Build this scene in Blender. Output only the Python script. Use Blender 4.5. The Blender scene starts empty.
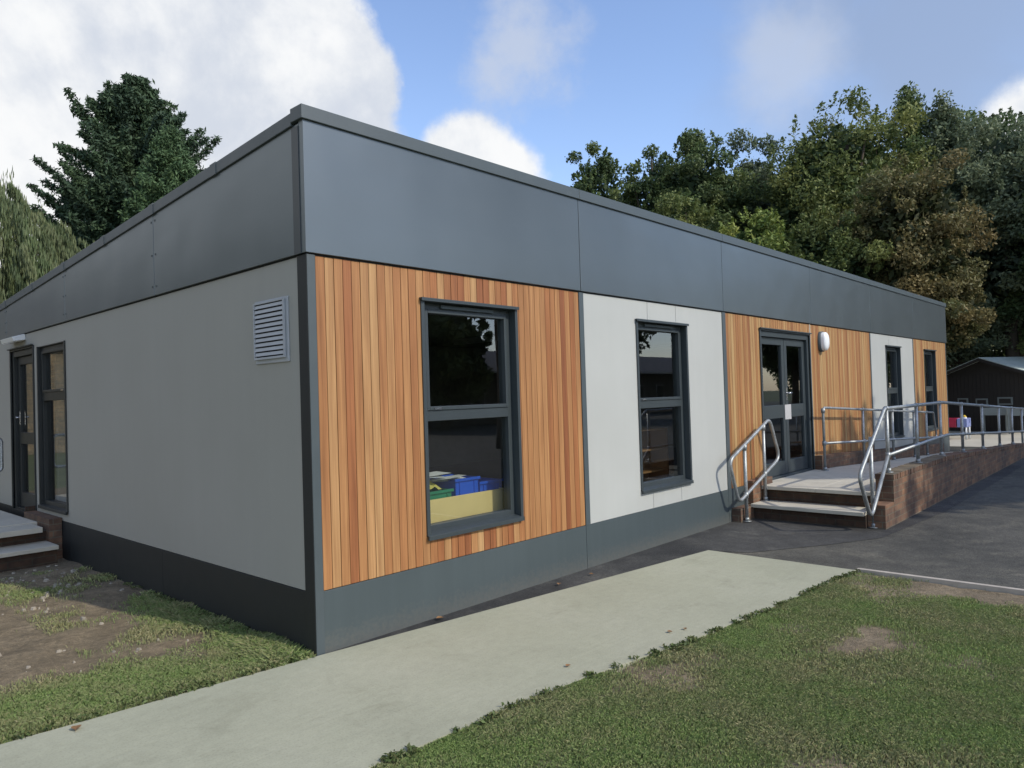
import bpy, bmesh, math, random
import numpy as np
from mathutils import Vector, Matrix, noise
random.seed(7); RNG = np.random.default_rng(7)
scn = bpy.context.scene
COL = scn.collection
R = math.radians

# ------------------------------------------------------------------ materials
class NT:
    def __init__(s, name):
        s.m = bpy.data.materials.new(name); s.m.use_nodes = True
        s.t = s.m.node_tree; s.n = s.t.nodes; s.l = s.t.links
        s.b = s.n['Principled BSDF']; s.out = s.n['Material Output']
    def new(s, ty, **kw):
        n = s.n.new(ty)
        for k, v in kw.items():
            if k in n.inputs: s.set(n.inputs[k], v)
            else: setattr(n, k, v)
        return n
    def set(s, inp, v):
        if isinstance(v, bpy.types.NodeSocket): s.l.new(v, inp)
        else: inp.default_value = v
    def coords(s, scale=(1, 1, 1), kind='Object'):
        tc = s.n.new('ShaderNodeTexCoord'); mp = s.n.new('ShaderNodeMapping')
        s.l.new(tc.outputs[kind], mp.inputs[0]); mp.inputs['Scale'].default_value = scale
        return mp.outputs[0]
    def noise(s, vec, scale=5., detail=4., rough=.55, dist=0.):
        n = s.new('ShaderNodeTexNoise'); s.l.new(vec, n.inputs['Vector'])
        n.inputs['Scale'].default_value = scale; n.inputs['Detail'].default_value = detail
        n.inputs['Roughness'].default_value = rough; n.inputs['Distortion'].default_value = dist
        return n.outputs['Fac']
    def ramp(s, fac, stops):
        n = s.new('ShaderNodeValToRGB'); s.l.new(fac, n.inputs[0]); e = n.color_ramp.elements
        while len(e) < len(stops): e.new(.5)
        for i, (p, c) in enumerate(stops):
            e[i].position = p; e[i].color = (*c, 1) if len(c) == 3 else c
        return n.outputs[0]
    def math(s, op, a, b=0., c=0.):
        n = s.new('ShaderNodeMath', operation=op)
        s.set(n.inputs[0], a); s.set(n.inputs[1], b)
        if op in ('MULTIPLY_ADD', 'SMOOTH_MIN', 'SMOOTH_MAX'): s.set(n.inputs[2], c)
        return n.outputs[0]
    def mix(s, f, a, b, mode='MIX'):
        n = s.new('ShaderNodeMix', data_type='RGBA', blend_type=mode)
        s.set(n.inputs[0], f)
        for i, v in ((6, a), (7, b)):
            if isinstance(v, tuple) and len(v) == 3: v = (*v, 1)
            s.set(n.inputs[i], v)
        return n.outputs[2]
    def bump(s, h, dist=.01, st=.5):
        n = s.new('ShaderNodeBump'); s.l.new(h, n.inputs['Height'])
        n.inputs['Distance'].default_value = dist; n.inputs['Strength'].default_value = st
        s.l.new(n.outputs[0], s.b.inputs['Normal'])
    def base(s, c): s.set(s.b.inputs['Base Color'], (*c, 1) if isinstance(c, tuple) and len(c) == 3 else c)
    def rough(s, v): s.set(s.b.inputs['Roughness'], v)

def g3(v, t=(1, 1, 1)): return (v * t[0], v * t[1], v * t[2])

def plain(name, c, rough=.5, metal=0., var=.12, scale=6., bump=0., spec=None):
    t = NT(name); v = t.coords()
    f = t.noise(v, scale, 5)
    f2 = t.noise(v, scale * .17, 3)
    k = t.math('ADD', t.math('MULTIPLY', f, .5), t.math('MULTIPLY', f2, .5))
    t.base(t.ramp(k, [(.3, tuple(x * (1 - var) for x in c)), (.7, tuple(x * (1 + var) for x in c))]))
    t.rough(t.math('MULTIPLY_ADD', f, .16, rough - .08))
    t.b.inputs['Metallic'].default_value = metal
    if spec is not None: t.b.inputs['Specular IOR Level'].default_value = spec
    if bump: t.bump(t.noise(v, scale * 8, 3), bump, .4)
    return t.m

M = {}
def weathered(name, c, rough, streak=.06, splash=0.):
    t = NT(name); v = t.coords()
    a = t.noise(t.coords((9, 9, .35)), 1., 5, .6); b = t.noise(v, .9, 4, .6); d = t.noise(v, 30, 4, .7)
    col = t.ramp(a, [(.3, tuple(x * (1 - streak) for x in c)), (.6, c), (.8, tuple(x * (1 + streak * .4) for x in c))])
    col = t.mix(1., col, t.ramp(b, [(.3, (.955, .955, .95)), (.7, (1.03, 1.03, 1.03))]), 'MULTIPLY')
    if splash:
        sp = t.new('ShaderNodeSeparateXYZ'); t.l.new(v, sp.inputs[0])
        h = t.math('SUBTRACT', t.math('MULTIPLY_ADD', d, .34, -.02), sp.outputs[2])
        k = t.ramp(h, [(0., (0, 0, 0)), (.16, (splash, splash, splash))])
        col = t.mix(k, col, (.17, .15, .12))
    t.base(col); t.rough(t.math('MULTIPLY_ADD', b, .2, rough - .1))
    t.bump(t.noise(v, 1.6, 1), .02, .15)
    return t.m
M['render'] = weathered('wall_board_grey', (.352, .346, .31), .6, .02)
M['white_panel'] = weathered('white_panel', (.425, .44, .42), .5, .02)
M['trim'] = plain('grey_trim', (.065, .083, .09), .45, var=.08)
M['frame'] = plain('grey_aluminium_frame', (.038, .049, .054), .4, var=.06)
M['frame_shade'] = plain('shaded_aluminium_frame', (.014, .018, .019), .45)  # frame colour with the shade of the end wall darkened in
M['plinth_shade'] = plain('shaded_end_plinth_board', (.013, .016, .017), .6)  # plinth colour with the shade of the end darkened in
M['dark'] = plain('dark_void', (.01, .01, .011), .8)
M['roof'] = plain('grey_roof_membrane', (.12, .12, .125), .8)
M['vent'] = plain('pale_grey_vent', (.42, .44, .46), .5)
M['white_plastic'] = plain('white_plastic', (.72, .74, .74), .35, var=.03)
M['diffuser'] = plain('opal_diffuser', (.82, .85, .86), .3, var=.02)
M['interior'] = plain('interior_wall', (.34, .33, .30), .9)
M['notice'] = plain('notice_paper', (.42, .42, .42), .7)
M['int_dark'] = plain('interior_carpet', (.07, .07, .08), .9)
M['beech'] = plain('beech_board', (.85, .66, .28), .5, var=.05)
M['shelfwood'] = plain('shelf_wood', (.28, .15, .06), .6)
M['blue_tray'] = plain('blue_tray', (.02, .11, .62), .35, var=.05)
M['green_tray'] = plain('green_tray', (.03, .25, .13), .35, var=.05)
M['paper'] = plain('paper', (.85, .87, .85), .7, var=.1, scale=20)
M['yellow_cloth'] = plain('yellow_cloth', (.55, .5, .12), .8, var=.3, scale=14)
M['red'] = plain('red_plastic', (.42, .02, .06), .4)
M['paleblue'] = plain('pale_blue_plastic', (.25, .3, .55), .4)
M['yellow'] = plain('yellow_plastic', (.75, .5, .04), .4)
M['hut'] = plain('dark_hut_boards', (.030, .026, .024), .75, var=.2)
M['hutroof'] = plain('pale_roof_felt', (.55, .62, .57), .85, var=.15)
M['sign'] = plain('pale_plaque', (.2, .23, .23), .6)
M['bark'] = plain('bark', (.07, .055, .04), .9, var=.4, scale=8, bump=.03)
M['school_wall'] = plain('dark_render', (.075, .07, .065), .7)
M['chrome'] = plain('steel_handle', (.6, .6, .62), .25, metal=1.)

def galv():
    t = NT('galvanised_steel'); v = t.coords()
    f = t.noise(v, 14, 4); vo = t.new('ShaderNodeTexVoronoi'); t.l.new(v, vo.inputs['Vector']); vo.inputs['Scale'].default_value = 60
    k = t.math('ADD', t.math('MULTIPLY', f, .7), t.math('MULTIPLY', vo.outputs['Distance'], .4))
    t.base(t.ramp(k, [(.3, (.22, .24, .24)), (.75, (.42, .44, .44))]))
    t.rough(t.math('MULTIPLY_ADD', f, .2, .38)); t.b.inputs['Metallic'].default_value = .65
    return t.m
M['galv'] = galv()

def fascia():
    t = NT('anthracite_coated_panel'); v = t.coords((1, 1, 1))
    f = t.noise(v, .9, 3); g = t.noise(t.coords((.6, .6, 3)), 2.2, 4)
    t.base(t.ramp(f, [(.25, (.118, .14, .15)), (.75, (.142, .166, .176))]))
    t.rough(t.math('MULTIPLY_ADD', g, .1, .28)); t.b.inputs['Metallic'].default_value = .55
    t.b.inputs['Specular IOR Level'].default_value = .6
    t.bump(t.noise(v, 1.4, 1), .035, .3)
    return t.m
M['fascia'] = fascia()
M['plinth'] = weathered('anthracite_plinth_board', (.059, .078, .084), .5, .08, .3)

def glass():
    t = NT('window_glass'); n = t.n
    n.remove(t.b)
    geo = t.new('ShaderNodeNewGeometry')
    dp = t.new('ShaderNodeVectorMath', operation='DOT_PRODUCT')
    t.l.new(geo.outputs['Normal'], dp.inputs[0]); t.l.new(geo.outputs['Incoming'], dp.inputs[1])
    c = t.math('ABSOLUTE', dp.outputs['Value'])
    s = t.math('POWER', t.math('SUBTRACT', 1., c), 5.)
    f = t.math('MULTIPLY_ADD', s, .85, .13)
    tr = t.new('ShaderNodeBsdfTransparent'); tr.inputs[0].default_value = (.72, .76, .74, 1)
    gl = t.new('ShaderNodeBsdfGlossy'); gl.inputs['Roughness'].default_value = 0.01
    gl.inputs['Color'].default_value = (.95, .97, 1, 1)
    mx = t.new('ShaderNodeMixShader'); t.l.new(f, mx.inputs[0]); t.l.new(tr.outputs[0], mx.inputs[1]); t.l.new(gl.outputs[0], mx.inputs[2])
    t.l.new(mx.outputs[0], t.out.inputs[0])
    return t.m
M['glass'] = glass()

def cedar():
    t = NT('cedar_boards')
    at = t.new('ShaderNodeAttribute', attribute_name='Col')
    sep = t.new('ShaderNodeSeparateColor'); t.l.new(at.outputs['Color'], sep.inputs[0])
    r0 = sep.outputs[0]; r1 = sep.outputs[1]
    tc = t.new('ShaderNodeTexCoord')
    off = t.new('ShaderNodeCombineXYZ'); t.set(off.inputs[0], t.math('MULTIPLY', r1, 37.)); t.set(off.inputs[2], t.math('MULTIPLY', r0, 53.))
    ad = t.new('ShaderNodeVectorMath', operation='ADD'); t.l.new(tc.outputs['Object'], ad.inputs[0]); t.l.new(off.outputs[0], ad.inputs[1])
    def mp(sc):
        m = t.new('ShaderNodeMapping'); t.l.new(ad.outputs[0], m.inputs[0]); m.inputs['Scale'].default_value = sc; return m.outputs[0]
    grain = t.noise(mp((60, 60, 1.6)), 1., 5, .6)
    wide = t.noise(mp((16, 16, .6)), 1., 4, .5, .8)
    knots = t.noise(mp((14, 14, 3.0)), 1., 2, .5)
    base = t.ramp(r0, [(0., (.26, .09, .031)), (.25, (.34, .14, .048)), (.5, (.385, .185, .068)), (.75, (.42, .225, .09)), (1., (.455, .28, .125))])
    # boards far along the front are a little yellower
    far = t.ramp(sep.outputs[2], [(0, (1, 1, 1)), (1, (1.03, 1.2, 1.22))])
    base = t.mix(1., base, far, 'MULTIPLY')
    k = t.ramp(grain, [(.3, (.72, .66, .60)), (.65, (1.04, 1.04, 1.04))])
    k2 = t.ramp(wide, [(.28, (.64, .54, .46)), (.6, (1.05, 1.05, 1.05))])
    c = t.mix(1., base, k, 'MULTIPLY'); c = t.mix(.8, c, k2, 'MULTIPLY')
    c = t.mix(t.ramp(knots, [(.74, (0, 0, 0)), (.8, (.7, .7, .7))]), c, (.16, .06, .025))
    t.base(c); t.rough(.62); t.bump(grain, .002, .4)
    return t.m
M['cedar'] = cedar()

def brick(name, dark=1., tint=(1, 1, 1)):
    t = NT(name)
    tc = t.new('ShaderNodeTexCoord'); sp = t.new('ShaderNodeSeparateXYZ'); t.l.new(tc.outputs['Object'], sp.inputs[0])
    cb = t.new('ShaderNodeCombineXYZ'); t.set(cb.inputs[0], t.math('ADD', sp.outputs[0], sp.outputs[1])); t.set(cb.inputs[1], sp.outputs[2])
    b = t.new('ShaderNodeTexBrick'); t.l.new(cb.outputs[0], b.inputs['Vector'])
    b.inputs['Scale'].default_value = 1.; b.inputs['Brick Width'].default_value = .225; b.inputs['Row Height'].default_value = .075
    b.inputs['Mortar Size'].default_value = .006; b.inputs['Mortar Smooth'].default_value = .2; b.inputs['Bias'].default_value = 0
    c = lambda q: tuple(x * dark * y for x, y in zip(q, tint)) + (1,)
    b.inputs['Color1'].default_value = c((.195, .108, .066)); b.inputs['Color2'].default_value = c((.105, .064, .047)); b.inputs['Mortar'].default_value = c((.155, .13, .095))
    n = t.noise(t.coords(), 9, 5); n2 = t.noise(t.coords(), 1.3, 3)
    col = t.mix(1., b.outputs['Color'], t.ramp(n, [(.3, (.6, .6, .62)), (.7, (1.3, 1.25, 1.15))]), 'MULTIPLY')
    col = t.mix(1., col, t.ramp(n2, [(.35, (.7, .75, .8)), (.65, (1.15, 1.1, 1.0))]), 'MULTIPLY')
    t.base(col); t.rough(.85)
    t.bump(t.math('SUBTRACT', t.math('MULTIPLY', n, .4), b.outputs['Fac']), .006, .6)
    return t.m
M['brick'] = brick('red_brown_brick')
M['brick_shaded'] = brick('painted_shade_brick', .33)  # brick darkened so its colour carries the shade on the risers
M['brick_tan'] = brick('tan_brick', 1.5, (1.1, 1.5, 1.6))

def concrete():
    t = NT('pale_concrete'); v = t.coords()
    a = t.noise(v, .8, 5, .6); b = t.noise(v, 14, 6, .7); s = t.noise(t.coords((1, 14, 1)), 2.5, 4); d = t.noise(v, 90, 2)
    c = t.ramp(a, [(.25, (.31, .315, .228)), (.5, (.358, .362, .265)), (.78, (.392, .393, .296))])
    c = t.mix(1., c, t.ramp(b, [(.3, (.92, .92, .92)), (.7, (1.04, 1.04, 1.04))]), 'MULTIPLY')
    c = t.mix(1., c, t.ramp(s, [(.3, (.975, .975, .97)), (.7, (1.02, 1.02, 1.02))]), 'MULTIPLY')
    e = t.noise(v, 1.9, 6, .7, .6)
    c = t.mix(1., c, t.ramp(e, [(.30, (.86, .855, .84)), (.44, (1, 1, 1)), (.7, (1.03, 1.03, 1.02))]), 'MULTIPLY')
    c = t.mix(1., c, t.ramp(d, [(.3, (.86, .86, .86)), (.5, (1, 1, 1))]), 'MULTIPLY')
    t.base(c); t.rough(.85); t.bump(t.math('ADD', b, s), .004, .5)
    return t.m
M['concrete'] = concrete()
M['slab'] = plain('paving_slab', (.47, .445, .37), .85, var=.16, scale=5, bump=.004)
M['slab_edge'] = plain('slab_edge', (.2, .18, .145), .9, var=.25, scale=9)
M['kerb'] = plain('kerb_concrete', (.42, .38, .32), .85, var=.2, scale=9)

def tarmac(name, lo, hi, patch=True):
    t = NT(name); v = t.coords()
    a = t.noise(v, .55, 5, .65, .5); b = t.noise(v, 60, 3, .8); d = t.noise(v, 5, 5, .65)
    c = t.ramp(a, [(.38, lo), (.62, hi)])
    c = t.mix(1., c, t.ramp(d, [(.3, (.72, .72, .72)), (.72, (1.28, 1.28, 1.26))]), 'MULTIPLY')
    c = t.mix(1., c, t.ramp(b, [(.35, (.6, .6, .6)), (.65, (1.5, 1.5, 1.5))]), 'MULTIPLY')
    e = t.noise(v, 2.3, 7, .72, .8)
    c = t.mix(1., c, t.ramp(e, [(.52, (1, 1, 1)), (.66, (1.55, 1.52, 1.45))]), 'MULTIPLY')
    t.base(c); t.rough(.82); t.bump(b, .006, .7)
    return t.m
M['tarmac'] = tarmac('old_tarmac', (.044, .043, .035), (.074, .071, .058))
M['tarmac_new_and_shade'] = tarmac('fresh_tarmac_and_shade', (.020, .0205, .020), (.048, .048, .045))  # newer tarmac by the building, painted shade along the ramp wall

def soil():
    # lawn soil: attribute 'Col' red = how grassy, green = how bare
    t = NT('lawn_soil'); v = t.coords()
    at = t.new('ShaderNodeAttribute', attribute_name='Col')
    sep = t.new('ShaderNodeSeparateColor'); t.l.new(at.outputs['Color'], sep.inputs[0])
    a = t.noise(v, 3, 6, .7); b = t.noise(v, 25, 6, .75); d = t.noise(v, 110, 3, .8)
    dirt = t.ramp(a, [(.3, (.12, .098, .066)), (.5, (.185, .15, .10)), (.72, (.26, .215, .15))])
    dirt = t.mix(1., dirt, t.ramp(b, [(.3, (.6, .6, .6)), (.68, (1.35, 1.3, 1.25))]), 'MULTIPLY')
    gr = t.ramp(b, [(.3, (.08, .085, .045)), (.55, (.15, .145, .085)), (.75, (.27, .235, .16))])
    c = t.mix(sep.outputs[0], dirt, gr)
    c = t.mix(1., c, t.ramp(d, [(.3, (.65, .65, .65)), (.6, (1.25, 1.25, 1.2))]), 'MULTIPLY')
    t.base(c); t.rough(.95); t.bump(t.math('ADD', b, t.math('MULTIPLY', d, .5)), .02, .8)
    return t.m
M['soil'] = soil()

def leafmat(name, dark, light, hue=None, rough=.6, trans=.25):
    t = NT(name)
    at = t.new('ShaderNodeAttribute', attribute_name='Col')
    sep = t.new('ShaderNodeSeparateColor'); t.l.new(at.outputs['Color'], sep.inputs[0])
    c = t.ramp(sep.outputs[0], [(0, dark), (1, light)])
    if hue: c = t.mix(sep.outputs[1], c, hue)
    t.base(c); t.rough(rough); t.b.inputs['Specular IOR Level'].default_value = .3
    tl = t.new('ShaderNodeBsdfTranslucent'); t.set(tl.inputs['Color'], c)
    mx = t.new('ShaderNodeMixShader'); mx.inputs[0].default_value = trans
    t.l.new(t.b.outputs[0], mx.inputs[1]); t.l.new(tl.outputs[0], mx.inputs[2]); t.l.new(mx.outputs[0], t.out.inputs[0])
    return t.m
M['leaf_dark'] = leafmat('dark_leaves', (0.0294, 0.0546, 0.0252), (0.1156, 0.1786, 0.0672), (0.1890, 0.2310, 0.0840))
M['leaf_mid'] = leafmat('mid_green_leaves', (0.0315, 0.0578, 0.0210), (0.1400, 0.2013, 0.0665), (0.2450, 0.2625, 0.0788))
M['leaf_lime'] = leafmat('lime_leaves', (0.0525, 0.0963, 0.0245), (0.2275, 0.3150, 0.0788), (0.3850, 0.3850, 0.0875))
M['leaf_brown'] = leafmat('browning_leaves', (.042, .054, .022), (.19, .215, .085), (.235, .185, .08))
M['leaf_grey'] = leafmat('grey_green_leaves', (0.0443, 0.0684, 0.0443), (0.1711, 0.2214, 0.1207), (0.2415, 0.2818, 0.1610))
M['leaf_cypress'] = leafmat('cypress_foliage', (0.0135, 0.0270, 0.0193), (0.0578, 0.1001, 0.0578), (0.0770, 0.1252, 0.0578), .7, .1)
M['leaf_cone'] = leafmat('conifer_foliage', (0.0234, 0.0468, 0.0234), (0.0845, 0.1495, 0.0650), (0.0975, 0.1560, 0.0650), .7, .1)
M['leaf_willow'] = leafmat('willow_foliage', (.038, .062, .028), (.165, .225, .10), (.22, .24, .12), .6, .3)
M['blade'] = leafmat('grass_blades', (.10, .16, .05), (.245, .345, .115), (.38, .35, .20), .6, .25)
M['turf'] = plain('rough_turf', (.10, .12, .055), .95, var=.45, scale=4, bump=.02)
M['weed'] = leafmat('weed_leaves', (.035, .06, .02), (.13, .19, .06), (.2, .17, .08), .6, .2)
M['fallen'] = plain('fallen_leaf_brown', (.22, .12, .05), .8, var=.4, scale=30)

# ------------------------------------------------------------------ mesh helpers
def tag(o, label=None, cat=None, group=None, kind=None):
    if label: o['label'] = label
    if cat: o['category'] = cat
    if group: o['group'] = group
    if kind: o['kind'] = kind
    return o
def empty(name, loc=(0, 0, 0), rz=0, **kw):
    o = bpy.data.objects.new(name, None); o.location = loc; o.rotation_euler = (0, 0, rz)
    o.empty_display_size = .2; COL.objects.link(o); return tag(o, **kw)

class MB:
    def __init__(s): s.v = []; s.f = []; s.c = []; s.mi = []; s.cur = 0; s.sm = []
    def box(s, x0, x1, y0, y1, z0, z1, c=None):
        b = len(s.v)
        s.v += [(x0, y0, z0), (x1, y0, z0), (x1, y1, z0), (x0, y1, z0), (x0, y0, z1), (x1, y0, z1), (x1, y1, z1), (x0, y1, z1)]
        for q in [(0, 3, 2, 1), (4, 5, 6, 7), (0, 1, 5, 4), (1, 2, 6, 5), (2, 3, 7, 6), (3, 0, 4, 7)]:
            s.f.append(tuple(b + i for i in q)); s.c.append(c); s.mi.append(s.cur); s.sm.append(False)
        return s
    def poly(s, pts, c=None, smooth=False):
        b = len(s.v); s.v += [tuple(p) for p in pts]; s.f.append(tuple(range(b, b + len(pts)))); s.c.append(c); s.mi.append(s.cur); s.sm.append(smooth); return s
    def prism(s, prof, a0, a1, ax='y', c=None):
        # prof: list of 2-D points; extruded along axis ax
        n = len(prof); b = len(s.v)
        for a in (a0, a1):
            for p, q in prof:
                s.v.append({'x': (a, p, q), 'y': (p, a, q), 'z': (p, q, a)}[ax])
        fs = [tuple(b + i for i in range(n)), tuple(b + n + i for i in reversed(range(n)))]
        for i in range(n):
            j = (i + 1) % n; fs.append((b + i, b + n + i, b + n + j, b + j))
        for f in fs: s.f.append(f); s.c.append(c); s.mi.append(s.cur); s.sm.append(False)
        return s
    def tube(s, pts, r, n=10, closed=False, cap=True):
        pts = [Vector(p) for p in pts]; b0 = len(s.v); N = len(pts)
        rr = r if isinstance(r, (list, tuple)) else [r] * N
        prev = None
        for i, p in enumerate(pts):
            a = pts[(i - 1) % N] if (closed or i > 0) else p
            q = pts[(i + 1) % N] if (closed or i < N - 1) else p
            t = (q - a).normalized()
            if prev is None:
                up = Vector((0, 0, 1)) if abs(t.z) < .9 else Vector((1, 0, 0))
                e1 = t.cross(up).normalized()
            else:
                e1 = (prev - t * prev.dot(t)).normalized()
            prev = e1; e2 = t.cross(e1)
            for k in range(n):
                an = 2 * math.pi * k / n
                s.v.append(tuple(p + (e1 * math.cos(an) + e2 * math.sin(an)) * rr[i]))
        for i in range(N if closed else N - 1):
            j = (i + 1) % N
            for k in range(n):
                k2 = (k + 1) % n
                s.f.append((b0 + i * n + k, b0 + j * n + k, b0 + j * n + k2, b0 + i * n + k2)); s.c.append(None); s.mi.append(s.cur); s.sm.append(True)
        if cap and not closed:
            s.f.append(tuple(b0 + k for k in range(n))); s.f.append(tuple(b0 + (N - 1) * n + k for k in reversed(range(n))))
            s.c += [None, None]; s.mi += [s.cur] * 2; s.sm += [False, False]
        return s
    def build(s, name, mats, parent=None, bevel=0., recalc=True):
        me = bpy.data.meshes.new(name); me.from_pydata(s.v, [], s.f)
        if not isinstance(mats, (list, tuple)): mats = [mats]
        for m in mats: me.materials.append(m)
        me.polygons.foreach_set('material_index', s.mi); me.polygons.foreach_set('use_smooth', s.sm)
        if any(c is not None for c in s.c):
            ca = me.color_attributes.new('Col', 'FLOAT_COLOR', 'CORNER'); arr = []
            for f, c in zip(s.f, s.c): arr += list((*(c or (.5, .5, .5)), 1)) * len(f)
            ca.data.foreach_set('color', arr)
        if recalc:
            bm = bmesh.new(); bm.from_mesh(me); bmesh.ops.recalc_face_normals(bm, faces=bm.faces); bm.to_mesh(me); bm.free()
        o = bpy.data.objects.new(name, me); COL.objects.link(o)
        if parent: o.parent = parent; 
        if bevel:
            md = o.modifiers.new('bevel', 'BEVEL'); md.width = bevel; md.segments = 2; md.limit_method = 'ANGLE'
        return o
    def swap(s):
        """mirror X/Y so that a piece made for the front stands on the left face"""
        s.v = [(y, x, z) for x, y, z in s.v]; return s

def fillet(pts, rad, closed=False, seg=6):
    pts = [Vector(p) for p in pts]; N = len(pts); out = []
    for i, p in enumerate(pts):
        if not closed and i in (0, N - 1): out.append(p); continue
        a = pts[(i - 1) % N]; b = pts[(i + 1) % N]
        da = (a - p); db = (b - p); ang = da.angle(db)
        d = min(rad / math.tan(ang / 2), da.length * .48, db.length * .48)
        p0 = p + da.normalized() * d; p1 = p + db.normalized() * d
        for k in range(seg + 1):
            t = k / seg; out.append(p0 * (1 - t) ** 2 + p * 2 * t * (1 - t) + p1 * t * t)
    return out

def subtract(x0, x1, z0, z1, holes):
    rs = [(x0, x1, z0, z1)]
    for hx0, hx1, hz0, hz1 in holes:
        nr = []
        for a, b, c, d in rs:
            if hx1 <= a or hx0 >= b or hz1 <= c or hz0 >= d: nr.append((a, b, c, d)); continue
            if a < hx0: nr.append((a, hx0, c, d))
            if hx1 < b: nr.append((hx1, b, c, d))
            m0, m1 = max(a, hx0), min(b, hx1)
            if c < hz0: nr.append((m0, m1, c, hz0))
            if hz1 < d: nr.append((m0, m1, hz1, d))
        rs = nr
    return rs

# ------------------------------------------------------------------ the building
L_, D_ = 18.0, 9.92          # length, depth
ZW, ZF, ZC, ZT = .41, 2.68, 3.572, 3.667
SL = -.0625
bld = empty('modular_building', (0, 0, 0), label='long single storey modular classroom building with cedar and white panels under a dark grey fascia', cat='building')

def P(m, name, mat, bevel=0., label=None, parent=bld):
    o = m.build(name, mat, parent, bevel)
    if label: o['label'] = label
    return o

W1 = (1.0, 2.06, .622, 2.445); W2 = (4.0, 5.055, .622, 2.455); W3 = (12.98, 13.96, .62, 2.455); W4 = (15.9, 16.90, .62, 2.455)
DR = (7.12, 8.93, .385, 2.49)
holes = [W1, W2, W3, W4, DR]
LW = (5.07, 6.10, .52, 2.47); LD = (6.30, 7.32, .385, 2.48)
lholes = [LW, LD]

# structural walls behind the cladding
m = MB()
for a, b, c, d in subtract(.16, L_ - .02, 0, 3.0, holes): m.box(a, b, .035, .16, c, d)
P(m, 'wall', M['dark'], label='inner wall behind the front cladding')
m = MB()
for a, b, c, d in subtract(.161, D_ - .02, 0, 2.9, lholes): m.box(a, b, .035, .16, c, d)
m.swap(); P(m, 'wall', M['dark'], label='inner wall behind the end cladding')
P(MB().box(.01, L_ - .01, D_ - .15, D_ - .005, 0, 2.85), 'wall', M['render'], label='rear wall')
P(MB().box(L_ - .15, L_, .162, D_ - .16, 0.05, 2.7), 'wall', M['render'], label='far end wall')
P(MB().box(.17, L_ - .16, .17, D_ - .16, .3, .41), 'floor', M['int_dark'])
P(MB().box(.17, L_ - .16, .17, D_ - .16, 2.66, 2.7), 'ceiling', M['interior'])
for x in (12.0,):
    P(MB().box(x, x + .1, .17, 6.0, .412, 2.658), 'partition', M['interior'])
P(MB().box(.17, L_ - .16, 6.01, 6.1, .412, 2.658), 'partition', M['interior'])

# cedar cladding, one part per bay
def cladding(x0, x1, seed, hls, far=0.):
    rnd = random.Random(seed); m = MB()
    n = max(1, round((x1 - x0) / .0722)); w = (x1 - x0) / n
    for i in range(n):
        a = x0 + i * w; r0 = min(1, max(0, rnd.betavariate(2.0, 1.9))); r1 = rnd.random(); dy = rnd.uniform(0, .0025)
        for q in subtract(a + .002, a + w - .002, ZW, ZF - .012, hls):
            m.box(q[0], q[1], dy, .026, q[2], q[3], (r0, r1, far))
    o = P(m, 'timber_cladding', M['cedar'], .0015)
    P(MB().box(x0, x1, .0262, .0345, ZW, ZF - .012) if not hls else _backing(x0, x1, hls), 'backing', M['dark'], parent=o)
    return o
def _backing(x0, x1, hls):
    m = MB()
    for a, b, c, d in subtract(x0, x1, ZW, ZF - .012, hls): m.box(a, b, .0262, .0345, c, d)
    return m
cladding(.062, 2.985, 11, [W1])
cladding(6.085, 8.955, 21, [DR], .8)
cladding(9.0, 11.97, 31, [], .8)
cladding(15.03, L_ - .04, 41, [W4], 1.)

# white panels, small open joints above and below the windows
def white(x0, x1, hole, joints):
    m = MB(); g = .003
    cells = subtract(x0, x1, ZW, ZF - .012, [hole])
    for a, b, c, d in cells:
        if a >= hole[0] - 1e-6 and b <= hole[1] + 1e-6:
            xs = [a] + joints + [b]
            for i in range(len(xs) - 1): m.box(xs[i] + (g if i else 0), xs[i + 1] - (g if i < len(xs) - 2 else 0), .002, .03, c, d)
        else: m.box(a, b, .002, .03, c, d)
    return P(m, 'wall_panel', M['white_panel'])
white(3.062, 5.985, W2, [4.225, 4.835])
white(12.035, 14.965, W3, [13.2, 13.8])
# grey board wall on the end
m = MB()
for a, b, c, d in subtract(.112, D_ - .06, .405, ZF - .012, lholes): m.box(a, b, .002, .03, c, d)
m.swap(); P(m, 'wall_panel', M['render'], label='plain grey end wall board')

# plinth
m = MB()
for a, b in ((.05, 2.985), (2.990, 5.992), (5.998, 9.0), (9.003, 12.0), (12.003, 15.0), (15.003, L_ - .04)):
    for q in subtract(a, b, -.05, ZW - .004, [DR]): m.box(q[0], q[1], -.004, .03, q[2], q[3])
P(m, 'plinth', M['plinth'], .002, label='dark grey plinth board of the long front')
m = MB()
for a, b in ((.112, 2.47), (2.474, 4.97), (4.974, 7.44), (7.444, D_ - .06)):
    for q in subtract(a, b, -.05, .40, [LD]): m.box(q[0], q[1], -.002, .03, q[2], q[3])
m.swap(); P(m, 'plinth', M['plinth_shade'], .002, label='dark grey plinth board of the shaded end, shade painted into its colour')

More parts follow.
